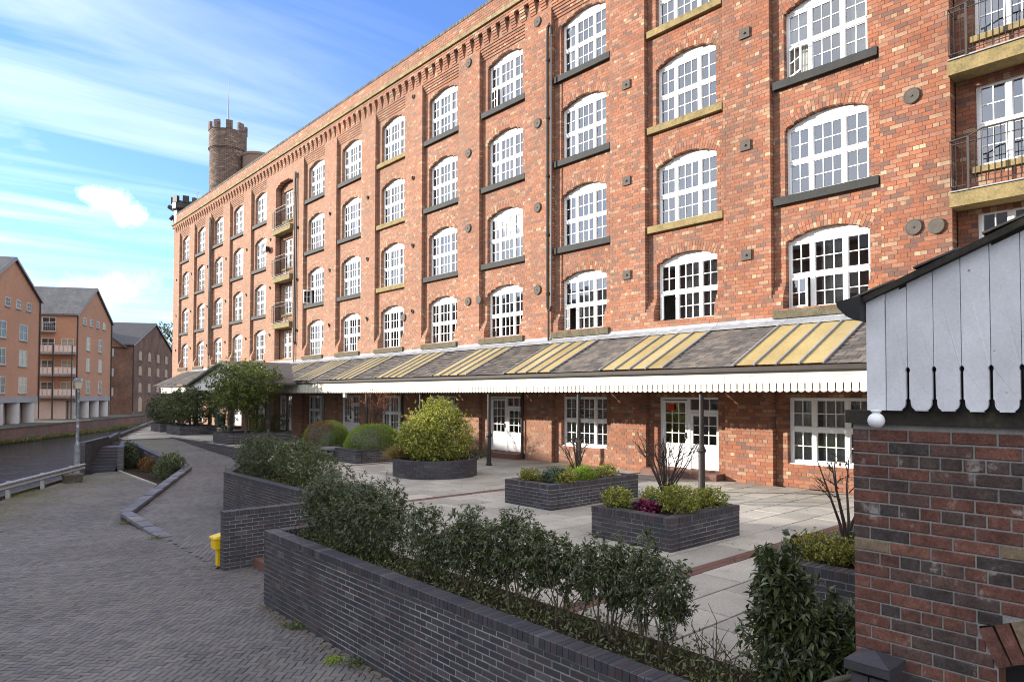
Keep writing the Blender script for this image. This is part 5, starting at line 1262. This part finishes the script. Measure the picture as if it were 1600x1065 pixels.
for i, (ya, yb) in enumerate(((12.5, 17.5), (17.5, 22.8), (22.8, 28.1), (28.1, 33.2))):
    mb = MB(); V = []
    for y in (ya, yb+.12):
        q = gl(y)-n_*(.004*i)
        V += [(*(q+n_*p), ZL+.43+z) for p, z in prof]+[(*(q+n_*(p-.006)), ZL+.43+z) for p, z in prof[::-1]]
    k = 2*len(prof); mb.add(V, [(j, (j+1) % k, k+(j+1) % k, k+j) for j in range(k)]+[tuple(range(k)), tuple(range(k, 2*k))]); mb.build('beam', m_galv, t)
for y in (13.5, 15.6, 17.7, 19.8, 21.9, 24.0, 26.0, 28.0, 30.15, 32.3):
    q = gl(y)-n_*.07; mb = MB(); mb.obox((*q, ZL+.26), (*(d*.05), 0), (*(n_*.06), 0), (0, 0, .30)); mb.build('post', m_galv, t)
o = MB().box(.75, 1.75, 21.25, 21.45, ZL-.02, ZL+.035).build('kerb_stone', m_kerb); o['label'] = 'short dark kerb stone lying flush in the lower paving near the barrier'; o['category'] = 'kerb stone'
t = thing('yellow_bin', 'bright yellow post mounted litter bin behind the end of the stair wall', 'bin', (4.72, 14.28, ZL))
mb = MB(); mb.box(-.06, .06, -.06, .06, 0, .36); mb.build('pedestal', m_yellow, t)
mb = MB(); mb.box(-.13, .13, -.14, .14, .35, .555); mb.build('body', m_yellow, t)
mb = MB(); mb.add([(-.165, -.165, .555), (.15, -.165, .555), (.15, .165, .555), (-.165, .165, .555), (-.15, -.15, .585), (.11, -.13, .645), (.11, .13, .645), (-.15, .15, .585)], [(0, 1, 2, 3), (4, 5, 6, 7), (0, 1, 5, 4), (1, 2, 6, 5), (2, 3, 7, 6), (3, 0, 4, 7)]); mb.build('lid', m_yellow, t)

# ------------------------------------------------------------------ buildings on the opposite bank (local frame: x along the bank, y away from the canal)
O2 = (7.26, 93.38); ROT = math.atan2(E1[1], E1[0])
def fwindow(parent, x, z, w, h, y=0, side=False, cols=2, rows=3, fm=None, sill=True):
    mb = MB(); f_ = .07
    mb.box(x-w/2, x-w/2+f_, y-.05, y+.04, z, z+h); mb.box(x+w/2-f_, x+w/2, y-.05, y+.04, z, z+h); mb.box(x-w/2+f_, x+w/2-f_, y-.048, y+.04, z, z+f_); mb.box(x-w/2+f_, x+w/2-f_, y-.048, y+.04, z+h-f_, z+h)
    for i in range(1, cols): q = x-w/2+w*i/cols; mb.box(q-.03, q+.03, y-.045, y+.03, z+f_, z+h-f_)
    for i in range(1, rows): q = z+h*i/rows; mb.box(x-w/2+f_, x+w/2-f_, y-.044, y+.03, q-.025, q+.025)
    if side: mb.v = [(X0_+yy, xx, zz) for xx, yy, zz in mb.v]
    win = mb.build('window', fm or m_cream, parent)
    P = [(x-w/2+f_, y-.012, z+f_), (x+w/2-f_, y-.012, z+f_), (x+w/2-f_, y-.012, z+h-f_), (x-w/2+f_, y-.012, z+h-f_)]
    mb = MB(); mb.add(P, [(0, 1, 2, 3)])
    if side: mb.v = [(X0_+yy, xx, zz) for xx, yy, zz in mb.v]
    mb.build('pane', m_fpane, win, rnd=True)
    if sill:
        mb = MB(); mb.box(x-w/2-.1, x+w/2+.1, y-.12, y+.02, z-.12, z-.003)
        if side: mb.v = [(X0_+yy, xx, zz) for xx, yy, zz in mb.v]
        mb.build('sill', m_greyband, win)
def gable(label, s0, s1, eave, apex, depth, mat, base=1.55, low=True, name='apartment_building', roof=m_greyroof):
    t = thing(name, label, 'building', (O2[0], O2[1], 0), rotz=ROT); sm = (s0+s1)/2
    mb = MB(); mb.prism([(s0, 0, base), (s1, 0, base), (s1, 0, eave), (sm, 0, apex), (s0, 0, eave)], (0, depth, 0)); mb.build('wall', mat, t)
    for s in (-1, 1):
        xe = sm+s*((s1-s0)/2+.35); ze = eave-.35*(apex-eave)/((s1-s0)/2)
        mb = MB(); mb.prism([(sm, -.3, apex+.25), (xe, -.3, ze+.25), (xe, -.3, ze+.03), (sm, -.3, apex+.03)], (0, depth+.6, 0)); mb.build('roof', roof, t)
        mb = MB(); mb.prism([(sm, -.33, apex+.20), (xe, -.33, ze+.20), (xe, -.33, ze-.1), (sm, -.33, apex-.1)], (0, .028, 0)); mb.build('verge', m_greyband, t)
    if low:
        mb = MB(); mb.box(s0-.03, s1+.03, -.06, .02, base-.05, base+.60); mb.build('band', m_greyband, t)
        mb = MB(); mb.box(s0+.2, s1-.2, 1.3, depth-.1, -.95, base-.01); mb.build('ground_floor_wall', m_pink, t)
        nc = 4
        for i in range(nc):
            x = s0+.9+(s1-s0-1.8)*i/(nc-1); mb = MB(); mb.tube([(x, .62, -.95), (x, .62, base-.06)], .62, 16, cap=False); mb.build('column', m_grey_white, t, smooth=True)
        for x in (s0+3.1, s1-3.1): fwindow(t, x, -.1, 1.0, 1.1, 1.29, cols=1, rows=1, fm=m_black, sill=False)
    for x in (s0+.05, s1-.05): mb = MB(); mb.tube([(x, -.12, -.5), (x, -.12, eave)], .09, 6); mb.build('downpipe', m_iron, t)
    return t, sm
b1, sm = gable('orange brick apartment block with a steep gable nearest along the canal', -4.1, 8.7, 13.9, 17.9, 14, m_orange)
for x in (-1.4, 1.05, 3.5, 5.95): fwindow(b1, x, 12.35, 1.0, 1.0, rows=2)
for z in (8.75, 5.75, 2.6):
    for x in (-.15, 4.75): fwindow(b1, x, z, 1.9, 1.85, rows=2, cols=2)
mb = MB(); mb.box(7.3, 7.9, 3, 4, 15.2, 16.4); mb.build('chimney', m_greyband, b1)
b2, sm = gable('orange brick apartment block with stacked balconies on its side', 19.8, 32.9, 13.6, 18.0, 14, m_orange)
for x in (22.5, 24.95, 27.4, 29.85): fwindow(b2, x, 12.4, 1.0, 1.0, rows=2)
for z in (8.8, 5.75, 2.55):
    for x in (23.9, 28.5): fwindow(b2, x, z, 1.25, 1.9, rows=2, cols=2)
X0_ = 19.8
for z in (8.1, 5.1, 2.1):
    for y0 in (-.05, 2.4):
        mb = MB(); mb.box(18.4, 19.78, y0, y0+2.3, z-.15, z); bal = mb.build('balcony', m_greyband, b2)
        mb = MB()
        for zz in (z+.12, z+1.05): mb.box(18.42, 18.47, y0+.02, y0+2.28, zz, zz+.06); mb.box(18.47, 19.76, y0+.02, y0+.07, zz, zz+.06)
        for i in range(5): mb.box(18.41, 18.48, y0+.02+i*.545, y0+.09+i*.545, z, z+1.11)
        mb.build('railing', m_grey_white, bal)
        mb = MB()
        for i in range(4): mb.box(18.44, 18.455, y0+.12+i*.545, y0+.53+i*.545, z+.2, z+1.0)
        mb.box(18.5, 19.7, y0+.035, y0+.05, z+.2, z+1.0); mb.build('infill_panel', m_pink, bal)
    fwindow(b2, 1.1, z+.1, 1.5, 2.0, -.01, True, sill=False); fwindow(b2, 3.5, z+.1, 1.6, 2.0, -.01, True, sill=False)
fwindow(b2, 3.4, 11.2, 1.7, 1.9, -.01, True, sill=False)
mb = MB(); mb.tube([(18.45, 2.32, -.9), (18.45, 2.32, 9.2)], .10, 6); mb.tube([(18.45, 0, -.9), (18.45, 0, 9.2)], .08, 6); mb.build('balcony_post', m_iron, b2)
mb = MB(); mb.box(19.0, 19.79, 2.6, 4.6, 11.0, 11.15)
for i in range(9): mb.box(19.0, 19.05, 2.6+i*.24, 2.65+i*.24, 11.15, 12.2)
mb.box(19.0, 19.05, 2.6, 4.6, 12.15, 12.25); mb.build('top_balcony', m_greyband, b2)
for z in (8.6, 5.4, 2.3):
    mb = MB(); mb.box(33.0, 34.6, .1, 1.5, z-.12, z); bal = mb.build('balcony', m_greyband, b2); mb = MB()
    for i in range(7): mb.box(33.0+i*.25, 33.06+i*.25, .1, .16, z, z+1.1)
    mb.box(33.0, 34.6, .08, .15, z+1.1, z+1.18); mb.box(33.0, 34.6, .12, .14, z+.15, z+1.05); mb.build('railing', m_grey_white, bal)
b3, sm = gable('old brown brick warehouse with small arched shuttered openings at the canal bend', 43.3, 68.0, 11.0, 15.8, 26, m_oldbrick, base=-.95, low=False, name='warehouse', roof=m_slate)
for zi, z in enumerate((8.7, 6.0, 3.0)):
    for x in (47.3, 52.6, 58.0, 63.5):
        if zi == 2 and x > 55: pass
        mb = MB(); mb.prism([(x-.8, -.05, z), (x+.8, -.05, z), (x+.8, -.05, z+1.15), (x+.5, -.05, z+1.42), (x, -.05, z+1.52), (x-.5, -.05, z+1.42), (x-.8, -.05, z+1.15)], (0, .07, 0)); w_ = mb.build('window', m_buffpanel, b3)
        mb = MB(); mb.box(x-1.0, x+1.0, -.09, .02, z-.18, z-.004); mb.build('sill', m_greyband, w_)
mb = MB(); mb.prism([(46.5, -.05, -.6), (48.4, -.05, -.6), (48.4, -.05, 1.6), (47.45, -.05, 2.1), (46.5, -.05, 1.6)], (0, .07, 0)); mb.build('door', m_buffpanel, b3)
mb = MB(); mb.prism([(42.9, 1.2, 10.6), (42.9, 9.4, 10.6), (42.9, 5.3, 13.6)], (4.5, 0, 0)); mb.build('dormer', m_oldbrick, b3)
for s in (-1, 1): mb = MB(); mb.prism([(42.6, 5.3, 13.95), (42.6, 5.3+s*4.5, 10.65), (42.6, 5.3+s*4.5, 10.4), (42.6, 5.3, 13.65)], (6, 0, 0)); mb.build('dormer_roof', m_slate, b3)
# the row goes on along the bank beyond the picture's edge and shades the courtyard
def block(label, s0, s1, eave, apex, dep):
    t = thing('apartment_building', label, 'building', (O2[0], O2[1], 0), rotz=ROT)
    mb = MB(); mb.prism([(s0, 0, -.95), (s0, dep, -.95), (s0, dep, eave), (s0, dep/2, apex), (s0, 0, eave)], (s1-s0, 0, 0)); mb.build('wall', m_oldbrick, t)
    for s in (0, 1):
        ye = -.4 if s == 0 else dep+.4
        mb = MB(); mb.prism([(s0-.3, dep/2, apex+.22), (s0-.3, ye, eave-.05), (s0-.3, ye, eave-.25), (s0-.3, dep/2, apex+.02)], (s1-s0+.6, 0, 0)); mb.build('roof', m_greyroof, t)
    for x in np.arange(s0+2, s1-1, 3.6):
        for z in np.arange(.4, eave-2.2, 3.0): fwindow(t, float(x), float(z), 1.5, 1.9, sill=False, rows=2)
block('long low orange apartment block opposite the courtyard', -56, -22, 11.2, 13.9, 9)
block('tall orange apartment block opposite the outbuilding', -100, -57, 16.5, 20, 11)
